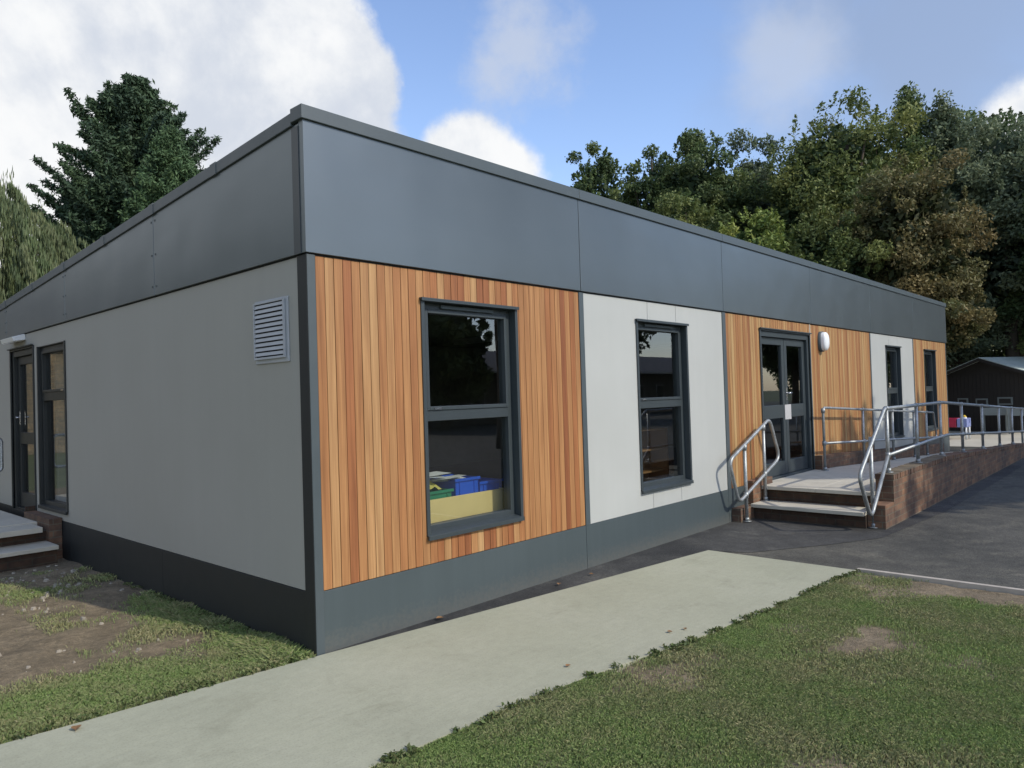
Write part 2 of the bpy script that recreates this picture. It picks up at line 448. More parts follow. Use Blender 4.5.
# corner and joint trims
P(MB().prism([(-.006, -.008), (.058, -.008), (.058, .034), (.034, .034), (.034, .108), (-.006, .108)], -.04, ZF - .008, 'z'), 'corner_trim', M['trim'], .003)
P(MB().box(-.0095, -.0064, -.004, .110, -.04, ZF - .008), 'corner_trim_shade', M['plinth_shade'], .001)  # thin dark strip painting the shade on the trim's end face
P(MB().box(L_ - .038, L_ + .005, -.006, .16, -.04, ZF - .008), 'corner_trim', M['trim'], .003)
for x0, x1, y in ((2.988, 3.058, -.006), (5.99, 6.08, -.006), (11.975, 12.03, -.004), (14.97, 15.025, -.004)):
    P(MB().box(x0, x1, y, .033, ZW - .003, ZF - .01), 'joint_trim', M['trim'], .002)
P(MB().box(8.96, 8.995, -.004, .033, ZW, ZF - .01), 'joint_trim', M['kerb'], .002, label='pale joint strip right of the door')

# fascia: panels with thin joints, top following the roof fall on the end
m = MB()
xs = [0.0, 3.0, 6.0, 9.0, 12.0, 15.0, L_]
for i in range(6):
    m.box(xs[i] + (.004 if i else -.02), xs[i + 1] - (.004 if i < 5 else -.03), -.022, .03, ZF, ZC + .01)
P(m, 'fascia', M['fascia'], .003, label='front fascia of smooth dark grey panels')
def zc(y): return ZC + SL * y - .012
m = MB(); ys = [.031, 2.47, 4.97, 7.45, D_]
for i in range(4):
    a = ys[i] + (.004 if i else 0); b = ys[i + 1] - .004
    m.prism([(a, ZF), (b, ZF), (b, zc(b)), (a, zc(a))], -.02, .03, 'x')
P(m, 'fascia', M['fascia'], .003, label='end fascia tapering with the roof fall')
# overlapping narrow cover at the corner of the end fascia, and screws at the joints
P(MB().box(-.026, -.0202, .031, .115, ZF - .002, 3.54), 'fascia_corner_cover', M['frame'], .001)
m = MB()
for y in (2.43, 2.51, 4.93, 5.01, 7.41, 7.49):
    for z in (ZF + .08, (ZF + zc(y)) / 2, zc(y) - .06): P(MB().box(-.024, -.0202, y - .008, y + .008, z - .008, z + .008), 'fascia_screw', M['trim'])
P(MB().box(L_ - .03, L_ + .03, .03, D_, ZF, ZC - .3), 'fascia', M['fascia'], label='far end fascia')
P(MB().box(0, L_, D_ - .03, D_ + .02, 2.5, 2.95), 'fascia', M['fascia'], label='rear fascia')
# dark strips painting the shadow line under the fascia
P(MB().box(.0, L_, .0, .03, ZF - .0115, ZF - .001), 'soffit_shadow', M['dark'])
P(MB().box(.0, .03, .11, D_, ZF - .0115, ZF - .001), 'soffit_shadow', M['dark'])
# copings
m = MB()
for i in range(6):
    a = -.04 if i == 0 else xs[i] + .002; b = xs[i + 1] - .002 if i < 5 else L_ + .05
    m.box(a, b, -.042, .10, ZC, ZT)
P(m, 'coping', M['trim'], .004, label='front roof coping')
m = MB()
for i in range(4):
    a = .102 if i == 0 else ys[i] + .002; b = ys[i + 1] - .002
    top = lambda y: ZT - .018 + SL * y
    m.prism([(a, zc(a)), (b, zc(b)), (b, top(b)), (a, top(a))], -.036, .12, 'x')
P(m, 'coping', M['trim'], .004, label='end roof coping sloping down to the rear')
for y in (1.25, 2.47, 3.7, 4.97, 6.2, 7.45):
    m = MB().prism([(y - .05, zc(y - .05) - .004), (y + .05, zc(y + .05) - .004), (y + .05, ZT - .014 + SL * (y + .05)), (y - .05, ZT - .014 + SL * (y - .05))], -.040, .124, 'x')
    P(m, 'coping_joint_cover', M['trim'], .002)
P(MB().prism([(.15, 3.5), (D_, 2.93), (D_, 2.85), (.15, 3.42)], .122, L_ - .02, 'x'), 'roof', M['roof'])

# windows -----------------------------------------------------------------
def window(h, left=False, trans=(1.50, 1.585), deep=.09, vent=True):
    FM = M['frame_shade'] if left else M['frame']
    x0, x1, z0, z1 = h
    def fin(m): return m.swap() if left else m
    root = P(fin(MB().box(x0 + .0, x0 + .012, .0, deep, z0, z1).box(x1 - .012, x1, 0, deep, z0, z1).box(x0 + .012, x1 - .012, 0, deep, z1 - .012, z1).box(x0 + .012, x1 - .012, .0, deep, z0, z0 + .012)
               .box(x0 - .022, x0 + .012, -.012, 0, z0 - .0, z1).box(x1 - .012, x1 + .022, -.012, 0, z0, z1)), 'window', FM, .002)
    if not left: P(fin(MB().box(x0 - .032, x1 + .02, -.035, .0, z1 - .002, z1 + .012).box(x0 - .032, x1 + .02, -.035, -.03, z1 - .014, z1 - .002)), 'head_flashing', FM, .001, parent=root)
    P(fin(MB().prism([(-.032, z0 - .03), (-.032, z0 + .004), (deep, z0 + .028), (deep, z0 + .012), (-.013, z0 + .0), (-.013, z0 - .03)], x0 - .022, x1 + .008, 'x')), 'sill', FM, .002, parent=root)
    a, b, c, d = x0 + .012, x1 - .012, z0 + .014, z1 - .012
    f = MB(); w = .052
    f.box(a, a + w, deep - .03, deep + .05, c, d).box(b - w, b, deep - .03, deep + .05, c, d)
    f.box(a + w, b - w, deep - .03, deep + .05, c, c + w).box(a + w, b - w, deep - .03, deep + .05, d - w, d)
    f.box(a + w, b - w, deep - .031, deep + .049, trans[0], trans[1])
    # opening upper sash
    s = .03
    f.box(a + w, a + w + s, deep - .042, deep + .04, trans[1], d - w).box(b - w - s, b - w, deep - .042, deep + .04, trans[1], d - w)
    f.box(a + w + s, b - w - s, deep - .042, deep + .04, trans[1], trans[1] + s).box(a + w + s, b - w - s, deep - .042, deep + .04, d - w - s, d - w)
    P(fin(f), 'frame', FM, .003, parent=root)
    if vent: P(fin(MB().box(a + .22, b - .22, deep - .052, deep - .030, d - .042, d - .012)), 'trickle_vent', M['trim'], .003, parent=root)
    gy = deep + .01
    g1 = MB().poly([(a + w, gy, c + w), (b - w, gy, c + w), (b - w, gy, trans[0]), (a + w, gy, trans[0])])
    g2 = MB().poly([(a + w + s, gy - .01, trans[1] + s), (b - w - s, gy - .01, trans[1] + s), (b - w - s, gy - .01, d - w - s), (a + w + s, gy - .01, d - w - s)])
    for g in (g1, g2): P(fin(g), 'pane', M['glass'], parent=root)
    P(fin(MB().box(a + .12, a + .2, deep - .05, deep - .04, trans[1] + .005, trans[1] + .02)), 'handle', M['chrome'], parent=root)
    return root
window(W1); window(W2); window(W3); window(W4)
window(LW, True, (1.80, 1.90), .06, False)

# doors -------------------------------------------------------------------
def door(h, leaves, left=False, deep=.07, rails=(1.24, 1.43), notice=None, handle_x=None):
    FM = M['frame_shade'] if left else M['frame']
    x0, x1, z0, z1 = h
    def fin(m): return m.swap() if left else m
    root = P(fin(MB().box(x0, x0 + .07, .012, deep + .06, z0, z1).box(x1 - .07, x1, .012, deep + .06, z0, z1).box(x0 + .07, x1 - .07, .012, deep + .06, z1 - .075, z1).box(x0 + .07, x1 - .07, .012, deep + .06, z0, z0 + .025)), 'door', FM, .003,
             label='double glazed entrance door with dark grey frame' if not left else 'glazed door in the shaded end wall')
    P(fin(MB().box(x0 - .03, x0, -.014, .034, z0, z1 + .03).box(x1, x1 + .028, -.014, .034, z0, z1 + .03).box(x0, x1, -.014, .034, z1, z1 + .03)), 'door_surround', FM, .002, parent=root)
    P(fin(MB().box(x0 - .05, x1 + .04, -.04, -.015, z1 + .022, z1 + .038)), 'head_flashing', FM, .001, parent=root)
    for a, b in leaves:
        st = .095; f = MB(); y0, y1 = deep - .015, deep + .035; zt = z1 - .08; zb = z0 + .03
        f.box(a, a + st, y0, y1, zb, zt).box(b - st, b, y0, y1, zb, zt)
        f.box(a + st, b - st, y0, y1, zt - .1, zt).box(a + st, b - st, y0, y1, rails[0], rails[1]).box(a + st, b - st, y0, y1, zb, zb + .19)
        P(fin(f), 'door_leaf', FM, .003, parent=root)
        for c, d in ((zb + .19, rails[0]), (rails[1], zt - .1)):
            P(fin(MB().poly([(a + st, deep + .01, c), (b - st, deep + .01, c), (b - st, deep + .01, d), (a + st, deep + .01, d)])), 'pane', M['glass'], parent=root)
    if handle_x:
        hm = MB().box(handle_x - .012, handle_x + .012, deep - .022, deep - .016, 1.5, 1.68)
        hm.tube([(handle_x, deep - .02, 1.6), (handle_x, deep - .065, 1.6), (handle_x + (.0 if left else .11), deep - .065, 1.6)], .01, 8)
        P(fin(hm), 'handle', M['chrome'], parent=root)
    if notice:
        P(fin(MB().box(notice[0], notice[1], deep - .0185, deep - .0155, notice[2], notice[3])), 'notice', M['notice'], parent=root)
    return root
door(DR, ((7.20, 8.055), (8.065, 8.85)), notice=(8.02, 8.25, 1.21, 1.43), handle_x=8.1)
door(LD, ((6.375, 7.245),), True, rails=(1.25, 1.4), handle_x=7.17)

# louvre vent on the shaded end
m = MB().box(.245, .70, -.010, .002, 1.965, 2.42)
P(m.swap(), 'louvre_vent', M['vent'], .003, label='pale square louvre vent')
lv = bld.children[-1]
m = MB().box(.285, .68, -.016, -.0145, 2.01, 2.395)
P(m.swap(), 'vent_opening', M['dark'], parent=lv)
m = MB()
for k in range(11):
    z = 2.02 + k * .0343
    m.prism([(-.027, z), (-.023, z + .002), (-.017, z + .024), (-.021, z + .024)], .287, .678, 'x')
P(m.swap(), 'louvre_blades', M['vent'], parent=lv)
m = MB().box(.272, .285, -.028, -.014, 1.995, 2.405).box(.68, .693, -.028, -.014, 1.995, 2.405).box(.285, .68, -.028, -.014, 1.995, 2.01).box(.285, .68, -.028, -.014, 2.395, 2.405)
P(m.swap(), 'vent_frame', M['vent'], parent=lv)

# oval bulkhead light by the front door
def oval(cx, cz, rx, rz, y0, y1, dome, mat, name, parent, n=28):
    m = MB(); rings = [(1, y0), (1, y1)] + [(math.cos(a), y1 - dome * math.sin(a)) for a in (R(20), R(40), R(60), R(78))]
    for s_, y in rings:
        for k in range(n):
            an = 2 * math.pi * k / n; ca, sa = math.cos(an), math.sin(an)
            m.v.append((cx + rx * s_ * math.copysign(abs(ca) ** .8, ca), y, cz + rz * s_ * math.copysign(abs(sa) ** .8, sa)))
    for i in range(len(rings) - 1):
        for k in range(n):
            k2 = (k + 1) % n; m.f.append((i * n + k, i * n + k2, (i + 1) * n + k2, (i + 1) * n + k)); m.c.append(None); m.mi.append(0); m.sm.append(True)
    m.f.append(tuple((len(rings) - 1) * n + k for k in range(n))); m.c.append(None); m.mi.append(0); m.sm.append(True)
    return P(m, name, mat, parent=parent)
wl = oval(9.42, 2.41, .115, .165, 0, -.045, .0, M['trim'], 'wall_light', bld)
wl['label'] = 'white oval bulkhead light beside the entrance door'
oval(9.42, 2.41, .105, .15, -.045, -.085, .05, M['diffuser'], 'diffuser', wl)
# floodlight above the end door
fl = P(MB().prism([(0, 2.60), (-.13, 2.575), (-.15, 2.63), (-.02, 2.672), (0, 2.672)], 6.62, 7.2, 'y'), 'wall_light', M['white_plastic'], .004, label='white rectangular light above the end door')
P(MB().prism([(-.015, 2.594), (-.125, 2.572), (-.125, 2.568), (-.015, 2.59)], 6.65, 7.17, 'y'), 'diffuser', M['diffuser'], parent=fl)

# ------------------------------------------------------------------ things inside the windows
# low storage unit with trays
su = empty('storage_unit', (1.53, .45, .41), label='low yellow beech storage unit standing inside the nearest window', cat='cupboard')
P(MB().box(-.62, .60, -.20, -.18, 0, .44), 'back_panel', M['beech'], .003, parent=su)
P(MB().box(-.62, -.6, -.178, .25, 0, .44), 'side_panel', M['beech'], parent=su)
P(MB().box(.58, .60, -.178, .25, 0, .44), 'side_panel', M['beech'], parent=su)
P(MB().box(-.598, .578, -.178, .25, .40, .42), 'shelf', M['beech'], parent=su)
def tray(x0, x1, y0, y1, z0, h, mat, label):
    t = MB(); w = .012
    t.box(x0, x1, y0, y1, z0, z0 + .01).box(x0, x0 + w, y0, y1, z0 + .01, z0 + h).box(x1 - w, x1, y0, y1, z0 + .01, z0 + h)
    t.box(x0 + w, x1 - w, y0, y0 + w, z0 + .01, z0 + h).box(x0 + w, x1 - w, y1 - w, y1, z0 + .01, z0 + h)
    t.box(x0 - .015, x1 + .015, y0 - .015, y0, z0 + h - .02, z0 + h + .004).box(x0 - .015, x1 + .015, y1, y1 + .015, z0 + h - .02, z0 + h + .004)
    t.box(x0 + .04, x0 + .055, y0 - .008, y0, z0 + .02, z0 + h - .03).box(x1 - .055, x1 - .04, y0 - .008, y0, z0 + .02, z0 + h - .03)
    o = t.build('tray', mat, None, .002); tag(o, label, 'tray'); return o
tray(1.56, 1.83, .29, .62, .832, .15, M['blue_tray'], 'taller blue plastic tray in the middle of the beech storage unit')
tray(1.87, 2.15, .31, .60, .832, .095, M['blue_tray'], 'shallow blue plastic tray at the right end of the beech storage unit')
tray(.96, 1.52, .30, .60, .832, .075, M['green_tray'], 'green plastic tray at the left end of the beech storage unit')
m = MB()
pr = random.Random(5)
for k in range(9):
    a = pr.uniform(-.35, .35); cx, cy, z = 1.40 + pr.uniform(-.14, .22), .42 + pr.uniform(-.05, .05), .965 + k * .010
    pts = [(cx + math.cos(a + q) * .2, cy + math.sin(a + q) * .15, z + pr.uniform(-.012, .018)) for q in (.6, 2.5, 3.7, 5.7)]
    m.poly(pts)
tag(m.build('paper_sheets', M['paper'], None, recalc=False), 'loose white paper sheets heaped on the green tray', 'papers')
m = MB(); N = 9
for i in range(N):
    for j in range(N):
        pass
gridv = [[(1.12 + .3 * i / (N - 1), .31 + .22 * j / (N - 1), .93 + .12 * math.sin(3.14 * i / (N - 1)) * math.sin(3.14 * j / (N - 1)) + .05 * noise.noise(Vector((i * .6, j * .7, 3)))) for j in range(N)] for i in range(N)]
for i in range(N - 1):
    for j in range(N - 1): m.poly([gridv[i][j], gridv[i + 1][j], gridv[i + 1][j + 1], gridv[i][j + 1]], smooth=True)
tag(m.build('cloth', M['yellow_cloth'], None, recalc=False), 'crumpled yellow and white cloth on the green tray', 'cloth')
for x, y, lab in ((5.6, 4.0, 'unlit strip light on the ceiling seen through the nearest window'), (10.7, 3.9, 'unlit strip light on the ceiling seen through the window of the white bay'), (14.6, 1.6, 'unlit strip light on the ceiling behind the far white bay')):
    cl_ = MB().box(x - .03, x + .03, y - .6, y + .6, 2.60, 2.655).build('ceiling_light', M['white_plastic'], None, .004); tag(cl_, lab, 'ceiling light', 'ceiling strip lights')
    MB().box(x - .03, x + .03, y - .57, y + .57, 2.56, 2.5985).build('diffuser', M['diffuser'], cl_, .006)
# tall shelf seen through the second window
sh = empty('bookcase', (4.75, .75, .41), label='brown wooden bookcase standing inside the window of the white bay', cat='bookcase')
P(MB().box(-.42, -.39, -.42, .0, 0, .82), 'side_panel', M['beech'], parent=sh)
P(MB().box(.55, .58, -.3, .0, 0, .82), 'side_panel', M['shelfwood'], parent=sh)
P(MB().box(-.388, .548, -.03, .0, 0, .82), 'back_panel', M['shelfwood'], parent=sh)
for z in (.02, .3, .56, .8): P(MB().box(-.388, .548, -.3, -.031, z, z + .02), 'shelf', M['shelfwood'], parent=sh)

# ------------------------------------------------------------------ front steps, landing and ramp
YO, YI = -1.70, -1.50
def deck(x): return .385 if x < 9.3 else .385 - .0455 * (x - 9.3)
def cope(x): return .60 if x < 9.6 else .60 - .042 * (x - 9.6)
XE = 16.9
ramp = empty('entrance_ramp', (6.4, -.8, 0), label='brick sided concrete landing with two steps and long ramp along the front', cat='ramp')
ramp.location = (0, 0, 0)
# brick walls
def wall_prof(x0, x1, y0, y1, top, mat, name='side_wall', z0=-.15, n=8):
    m = MB(); xs = [x0 + (x1 - x0) * i / n for i in range(n + 1)]
    prof = [(x0, z0)] + [(x1, z0)] + [(x, top(x)) for x in reversed(xs)]
    # quads per strip (keeps normals clean)
    for i in range(n):
        a, b = xs[i], xs[i + 1]
        m.poly([(a, y0, z0), (b, y0, z0), (b, y0, top(b)), (a, y0, top(a))]); m.poly([(a, y1, z0), (a, y1, top(a)), (b, y1, top(b)), (b, y1, z0)])
        m.poly([(a, y0, top(a)), (b, y0, top(b)), (b, y1, top(b)), (a, y1, top(a))])
    m.poly([(x0, y0, z0), (x0, y0, top(x0)), (x0, y1, top(x0)), (x0, y1, z0)]); m.poly([(x1, y0, z0), (x1, y1, z0), (x1, y1, top(x1)), (x1, y0, top(x1))])
    return m.build(name, mat, ramp, recalc=False)
wall_prof(6.86, 8.7, YO, YI, lambda x: .60 - .072, M['brick'])
wall_prof(8.7, XE, YO, YI, lambda x: cope(x) - .072, M['brick'])
# brick-on-edge coping, each brick distinct
m = MB(); x = 6.86; rr = random.Random(3)
while x < XE - .05:
    z = cope(x) - .070 + rr.uniform(-.003, .003); y = rr.uniform(-.004, .004)
    m.box(x + .004, x + .066, YO - .006 + y, YI + .006 + y, z, z + .068, None); x += .075
m.build('wall_coping', M['brick'], ramp, .004)
m = MB().box(6.5, 6.858, YO, YI, -.1, .27)
m.build('step_pier', M['brick'], ramp, .004)
wall_prof(6.47, 7.09, -.115, -.006, lambda x: .47, M['brick'], n=1)
MB().box(6.06, 6.466, -.13, -.006, -.1, .165).build('step_pier', M['brick'], ramp, .004)
wall_prof(8.98, XE, -.115, -.006, lambda x: deck(x) + .215 , M['brick'])
# slabs
m = MB(); g = .004
for (a, b) in ((6.72, 7.32), (7.324, 8.22), (8.224, 9.296)):
    for (c, d) in ((YI + .002, -.82), (-.816, -.12)): m.box(a, b, c, d, deck(7) - .045, deck(7))
m.box(7.12, 8.97, -.119, .01, deck(7) - .045, deck(7) - .002)
m.build('landing_slab', M['slab'], ramp, .004)
m = MB(); x = 9.3
while x < XE + .6:
    a, b = x + g, min(x + .9, XE + .6)
    for (c, d) in ((YI + .002, -.82), (-.816, -.12)):
        m.v += [(a, c, deck(a) - .1), (b, c, deck(b) - .1), (b, d, deck(b) - .1), (a, d, deck(a) - .1), (a, c, deck(a)), (b, c, deck(b)), (b, d, deck(b)), (a, d, deck(a))]
        k = len(m.v) - 8
        for q in [(0, 3, 2, 1), (4, 5, 6, 7), (0, 1, 5, 4), (1, 2, 6, 5), (2, 3, 7, 6), (3, 0, 4, 7)]:
            m.f.append(tuple(k + i for i in q)); m.c.append(None); m.mi.append(0); m.sm.append(False)
    x += .9
m.build('ramp_deck', M['slab'], ramp)
MB().box(6.36, 6.80, YI + .002, -.12, .145, .19).build('step_slab', M['slab'], ramp, .005)
MB().box(6.44, 6.81, YI + .002, -.12, -.1, .144).build('riser', M['brick_shaded'], ramp)
MB().box(6.81, 9.29, YI + .002, -.12, -.1, .339).build('riser', M['brick_shaded'], ramp)

# left end steps and landing (mostly out of frame)
st2 = empty('end_door_steps', (0, 0, 0), label='two pale concrete steps with a brick cheek wall at the shaded end door', cat='steps')
MB().box(-.135, -.006, 5.27, 6.28, -.1, .44).build('cheek_wall', M['brick'], st2, .004)
MB().box(-.12, -.006, 6.281, 6.30, -.1, .50).build('cheek_wall', M['brick_shaded'], st2)
MB().box(-1.45, -.136, 4.93, 5.40, .14, .185).build('step_slab', M['slab'], st2, .005)
MB().box(-1.45, -.2, 5.27, 5.70, .30, .36).build('step_slab', M['slab'], st2, .005)
MB().box(-1.43, -.137, 4.99, 5.40, -.1, .139).build('riser', M['brick_shaded'], st2)
MB().box(-1.43, -.137, 5.402, 8.6, -.1, .299).build('riser', M['brick_shaded'], st2)
MB().box(-1.45, -.137, 5.72, 8.6, .30, .37).build('landing_slab', M['slab'], st2, .005)

# ------------------------------------------------------------------ handrails
RT = .0225
def flange(m, x, y, z):
    m.tube([(x, y, z), (x, y, z + .008)], .055, 14); m.tube([(x, y, z + .008), (x, y, z + .05)], .03, 12)
def collar(m, x, y, z, ax='z'):
    d = {'z': (0, 0, .035), 'x': (.035, 0, 0), 'y': (0, .035, 0)}[ax]
    m.tube([(x - d[0], y - d[1], z - d[2]), (x + d[0], y + d[1], z + d[2])], .0305, 12)
def fit(parent, x, y, z, ax='z'):
    m = MB(); collar(m, x, y, z, ax); return m.build('rail_fitting', M['galv'], parent)
def post(parent, x, y, z0, z1):
    m = MB(); m.tube([(x, y, z0), (x, y, z1)], RT, 12); flange(m, x, y, z0); return m.build('post', M['galv'], parent)

# 1) loop handrail beside the facade
h1 = empty('handrail', (0, 0, 0), label='looped galvanised handrail on the left of the front steps beside the cedar wall', cat='handrail', group='galvanised rails of the front entrance')
yl = -.17
loop = fillet([(5.70, yl, .80), (6.93, yl, 1.27), (7.22, yl, .72), (5.93, yl, .26)], .12, True)
MB().tube(loop, RT, 12, closed=True).build('rail', M['galv'], h1)
def on(a, b, x): t = (x - a[0]) / (b[0] - a[0]); return a[1] + t * (b[1] - a[1])
for x, z0 in ((6.14, 0.0), (6.72, .19)):
    zt = on((5.70, .80), (6.93, 1.27), x); zb = on((5.93, .26), (7.22, .72), x)
    post(h1, x, yl, z0, zt)
    fit(h1, x, yl, zt - .03); fit(h1, x, yl, zb)
# 2) outer guard rail with the loop down the steps
h2 = empty('handrail', (0, 0, 0), label='galvanised handrail running down the steps and along the outer brick ramp wall', cat='handrail', group='galvanised rails of the front entrance')
yo = -1.60
def top2(x): return 1.385 if x < 9.9 else 1.385 - .0455 * (x - 9.9)
def mid2(x): return top2(x) - .52 if x > 9 else .81 + (x - 7.05) * .025
loop = fillet([(7.05, yo, .81), (6.30, yo, .14), (5.93, yo, .66), (6.98, yo, 1.385), (9.9, yo, 1.385), (13.5, yo, top2(13.5)), (17.6, yo, top2(17.6))], .12, False)
MB().tube(loop, RT, 12).build('rail', M['galv'], h2)
pm = [(7.05, yo, .81), (9.5, yo, .87), (10.2, yo, .875), (17.6, yo, top2(17.6) - .52)]
MB().tube(pm, RT * .96, 12).build('rail', M['galv'], h2)
post(h2, 6.52, yo - .0, 0.0, on((5.93, .66), (6.98, 1.385), 6.52)) .location.y = .04
px = [7.05, 8.42, 9.75, 11.2, 12.85, 14.5, 16.0, 17.3]
for x in px:
    zb = cope(x) if x < XE else 0
    post(h2, x, yo, zb, top2(x))
    fit(h2, x, yo, top2(x), 'x'); zc_ = .81 + (x - 7.05) * .024 if x < 9.6 else (.875 if x < 10.2 else .875 - (x - 10.2) * (.875 - top2(17.6) + .52) / 7.4)
    fit(h2, x, yo, zc_)
# 3) inner guard rail along the facade
h3 = empty('handrail', (0, 0, 0), label='galvanised handrail right of the entrance door, close to the cedar wall', cat='handrail', group='galvanised rails of the front entrance')
yi = -.20
def top3(x): return 1.355 - .0475 * (x - 8.86)
def mid3(x): return top3(x) - .55
MB().tube(fillet([(8.86, yi, deck(8.9)), (8.86, yi, 1.355), (15.65, yi, top3(15.65)), (15.85, yi, mid3(15.85)), (8.86, yi, mid3(8.86))], .07), RT * .86, 12).build('rail', M['galv'], h3)
for x in (10.75, 12.5, 14.0, 15.0): post(h3, x, yi, deck(x), top3(x))
m = MB(); flange(m, 8.86, yi, deck(8.8)); m.build('foot_plate', M['galv'], h3)
fit(h3, 8.86, yi, mid3(8.86)); fit(h3, 8.86, yi, 1.31)
for x in (10.75, 12.5, 14.0, 15.0): fit(h3, x, yi, top3(x), 'x'); fit(h3, x, yi, mid3(x))
# 5) rail of the end door steps
h4 = empty('handrail', (0, 0, 0), label='galvanised handrail on the landing of the shaded end door at the left edge', cat='handrail')
MB().tube(fillet([(-1.5, 6.9, 1.345), (-.22, 6.9, 1.345), (-.22, 6.9, .92), (-1.5, 6.9, .92)], .06), RT * .9, 12).build('rail', M['galv'], h4)
for x in (-.62, -1.45): post(h4, x, 6.9, .37, 1.345)

# ------------------------------------------------------------------ ground
def sheet(name, pts, z, mat, th=None, label=None):
    m = MB(); m.poly([(x, y, z) for x, y in pts])
    if th:
        n = len(pts)
        for i in range(n):
            a, b = pts[i], pts[(i + 1) % n]
            m.poly([(a[0], a[1], z), (a[0], a[1], z - th), (b[0], b[1], z - th), (b[0], b[1], z)])
    o = m.build(name, mat, None, recalc=False); tag(o, kind='structure', label=label); return o
sheet('ground', [(-400, -400), (600, -400), (600, 600), (-400, 600)], -.062, M['turf'])
sheet('tarmac_yard', [(4.36, -40), (90, -40), (90, 60), (19.5, 60), (19.5, 12), (4.36, 12)], -.012, M['tarmac'])
sheet('fresh_tarmac_and_shade', [(0.0, .1), (.0, -.06), (2.4, -.36), (4.36, -.62), (4.5, -.95), (5.3, -1.45), (6.0, -1.8), (8.2, -1.95), (12, -1.95), (17, -1.9), (17, .1)], -.008, M['tarmac_new_and_shade'])  # new tarmac by the front; band along the ramp wall paints shade
sheet('far_paving', [(19.5, 14), (19.5, -2.2), (26.4, -2.6), (26.4, 14)], -.006, M['slab'])
path = [(-9, 1.05), (-3.2, .36), (-1.73, .165), (-1.12, .10), (0, -.02), (2.44, -.33), (4.34, -.57), (4.31, -2.05), (2.98, -1.945), (1.75, -1.80), (.80, -1.63), (.12, -1.555), (-.68, -1.49), (-3.4, -1.15), (-9, -.4)]
sheet('concrete_path', path[::-1], 0.0, M['concrete'], .14)
sheet('path_edging', [(4.31, -2.056), (4.31, -30), (4.36, -30), (4.36, -2.056)], .012, M['kerb'], .1)

def fb(x, y, s, o=0.): return noise.fractal(Vector((x * s + o, y * s - o, o)), 1., 2., 4)
def in_path(x, y):
    if x > 4.31: return True
    top = np.interp(x, [-9, -3.2, -1.73, 0, 2.44, 4.34], [1.05, .36, .165, -.02, -.33, -.57])
    bot = np.interp(x, [-9, -3.4, -.68, .12, .8, 1.75, 2.98, 4.31], [-.4, -1.15, -1.49, -1.555, -1.63, -1.80, -1.945, -2.05])
    return bot < y < top
def grassy(x, y):
    """0 bare soil .. 1 full grass"""
    n = fb(x, y, .9, 3.1) * .9 + fb(x, y, 3.1, 9.) * .45
    if y < -1.0 - 0.0 * x and x < 4.32:
        e = np.interp(x, [-9, -3.4, -.68, .12, .8, 1.75, 2.98, 4.31], [-.4, -1.15, -1.49, -1.555, -1.63, -1.80, -1.945, -2.05]) - y
        v = .76 + n * .95
        # bare dirt in the far corner by the tarmac
        dd = max(0, 1 - math.hypot((x - 4.35) / .95, (y + 2.9) / 1.35)); v -= 1.7 * dd
        dd = max(0, 1 - math.hypot((x - 2.65) / .5, (y + 2.25) / .25)); v -= .3 * dd
        dd = max(0, 1 - math.hypot((x - 1.0) / .5, (y + 1.95) / .3)); v -= .45 * dd
        return max(0., min(1., v))
    # left side
    v = .04 + n * .8
    v += 1.0 * math.exp(-((y - (.30 - .13 * x)) / .33) ** 2)          # turf strip along the path
    v += .4 * math.exp(-((x + .15) / .2) ** 2) * (y < 2.6)      # weeds against the plinth
    v += .45 * math.exp(-((x + .55) / .4) ** 2 - ((y - 3.6) / .5) ** 2)
    if x < -1.0 and y > 1.2: v -= .3
    return max(0., min(1., v))
def lawn(name, x0, x1, y0, y1, st, keep, zo):
    nx = int((x1 - x0) / st) + 1; ny = int((y1 - y0) / st) + 1
    V = []; C = []; F = []
    for i in range(nx):
        for j in range(ny):
            x = x0 + i * st; y = y0 + j * st
            V.append((x, y, zo + .018 * fb(x, y, 2.2, 5.) + .008 * fb(x, y, 9, 2.))); C.append(grassy(x, y))
    for i in range(nx - 1):
        for j in range(ny - 1):
            x = x0 + (i + .5) * st; y = y0 + (j + .5) * st
            if keep(x, y): F.append((i * ny + j, (i + 1) * ny + j, (i + 1) * ny + j + 1, i * ny + j + 1))
    me = bpy.data.meshes.new(name); me.from_pydata(V, [], F); me.materials.append(M['soil'])
    ca = me.color_attributes.new('Col', 'FLOAT_COLOR', 'POINT')
    a = np.ones((len(V), 4), np.float32); a[:, 0] = C; ca.data.foreach_set('color', a.ravel())
    me.polygons.foreach_set('use_smooth', [True] * len(F))
    o = bpy.data.objects.new(name, me); COL.objects.link(o); tag(o, kind='structure'); return o
lawn('lawn_ground', -2.6, 4.34, -8.0, -1.2, .06, lambda x, y: x < 4.31 and not (in_path(x, y) and in_path(x, y + .08)), -.022)
lawn('bare_ground', -9.0, .06, -.05, 14.0, .07, lambda x, y: not (in_path(x, y) and in_path(x, y - .1)), -.022)

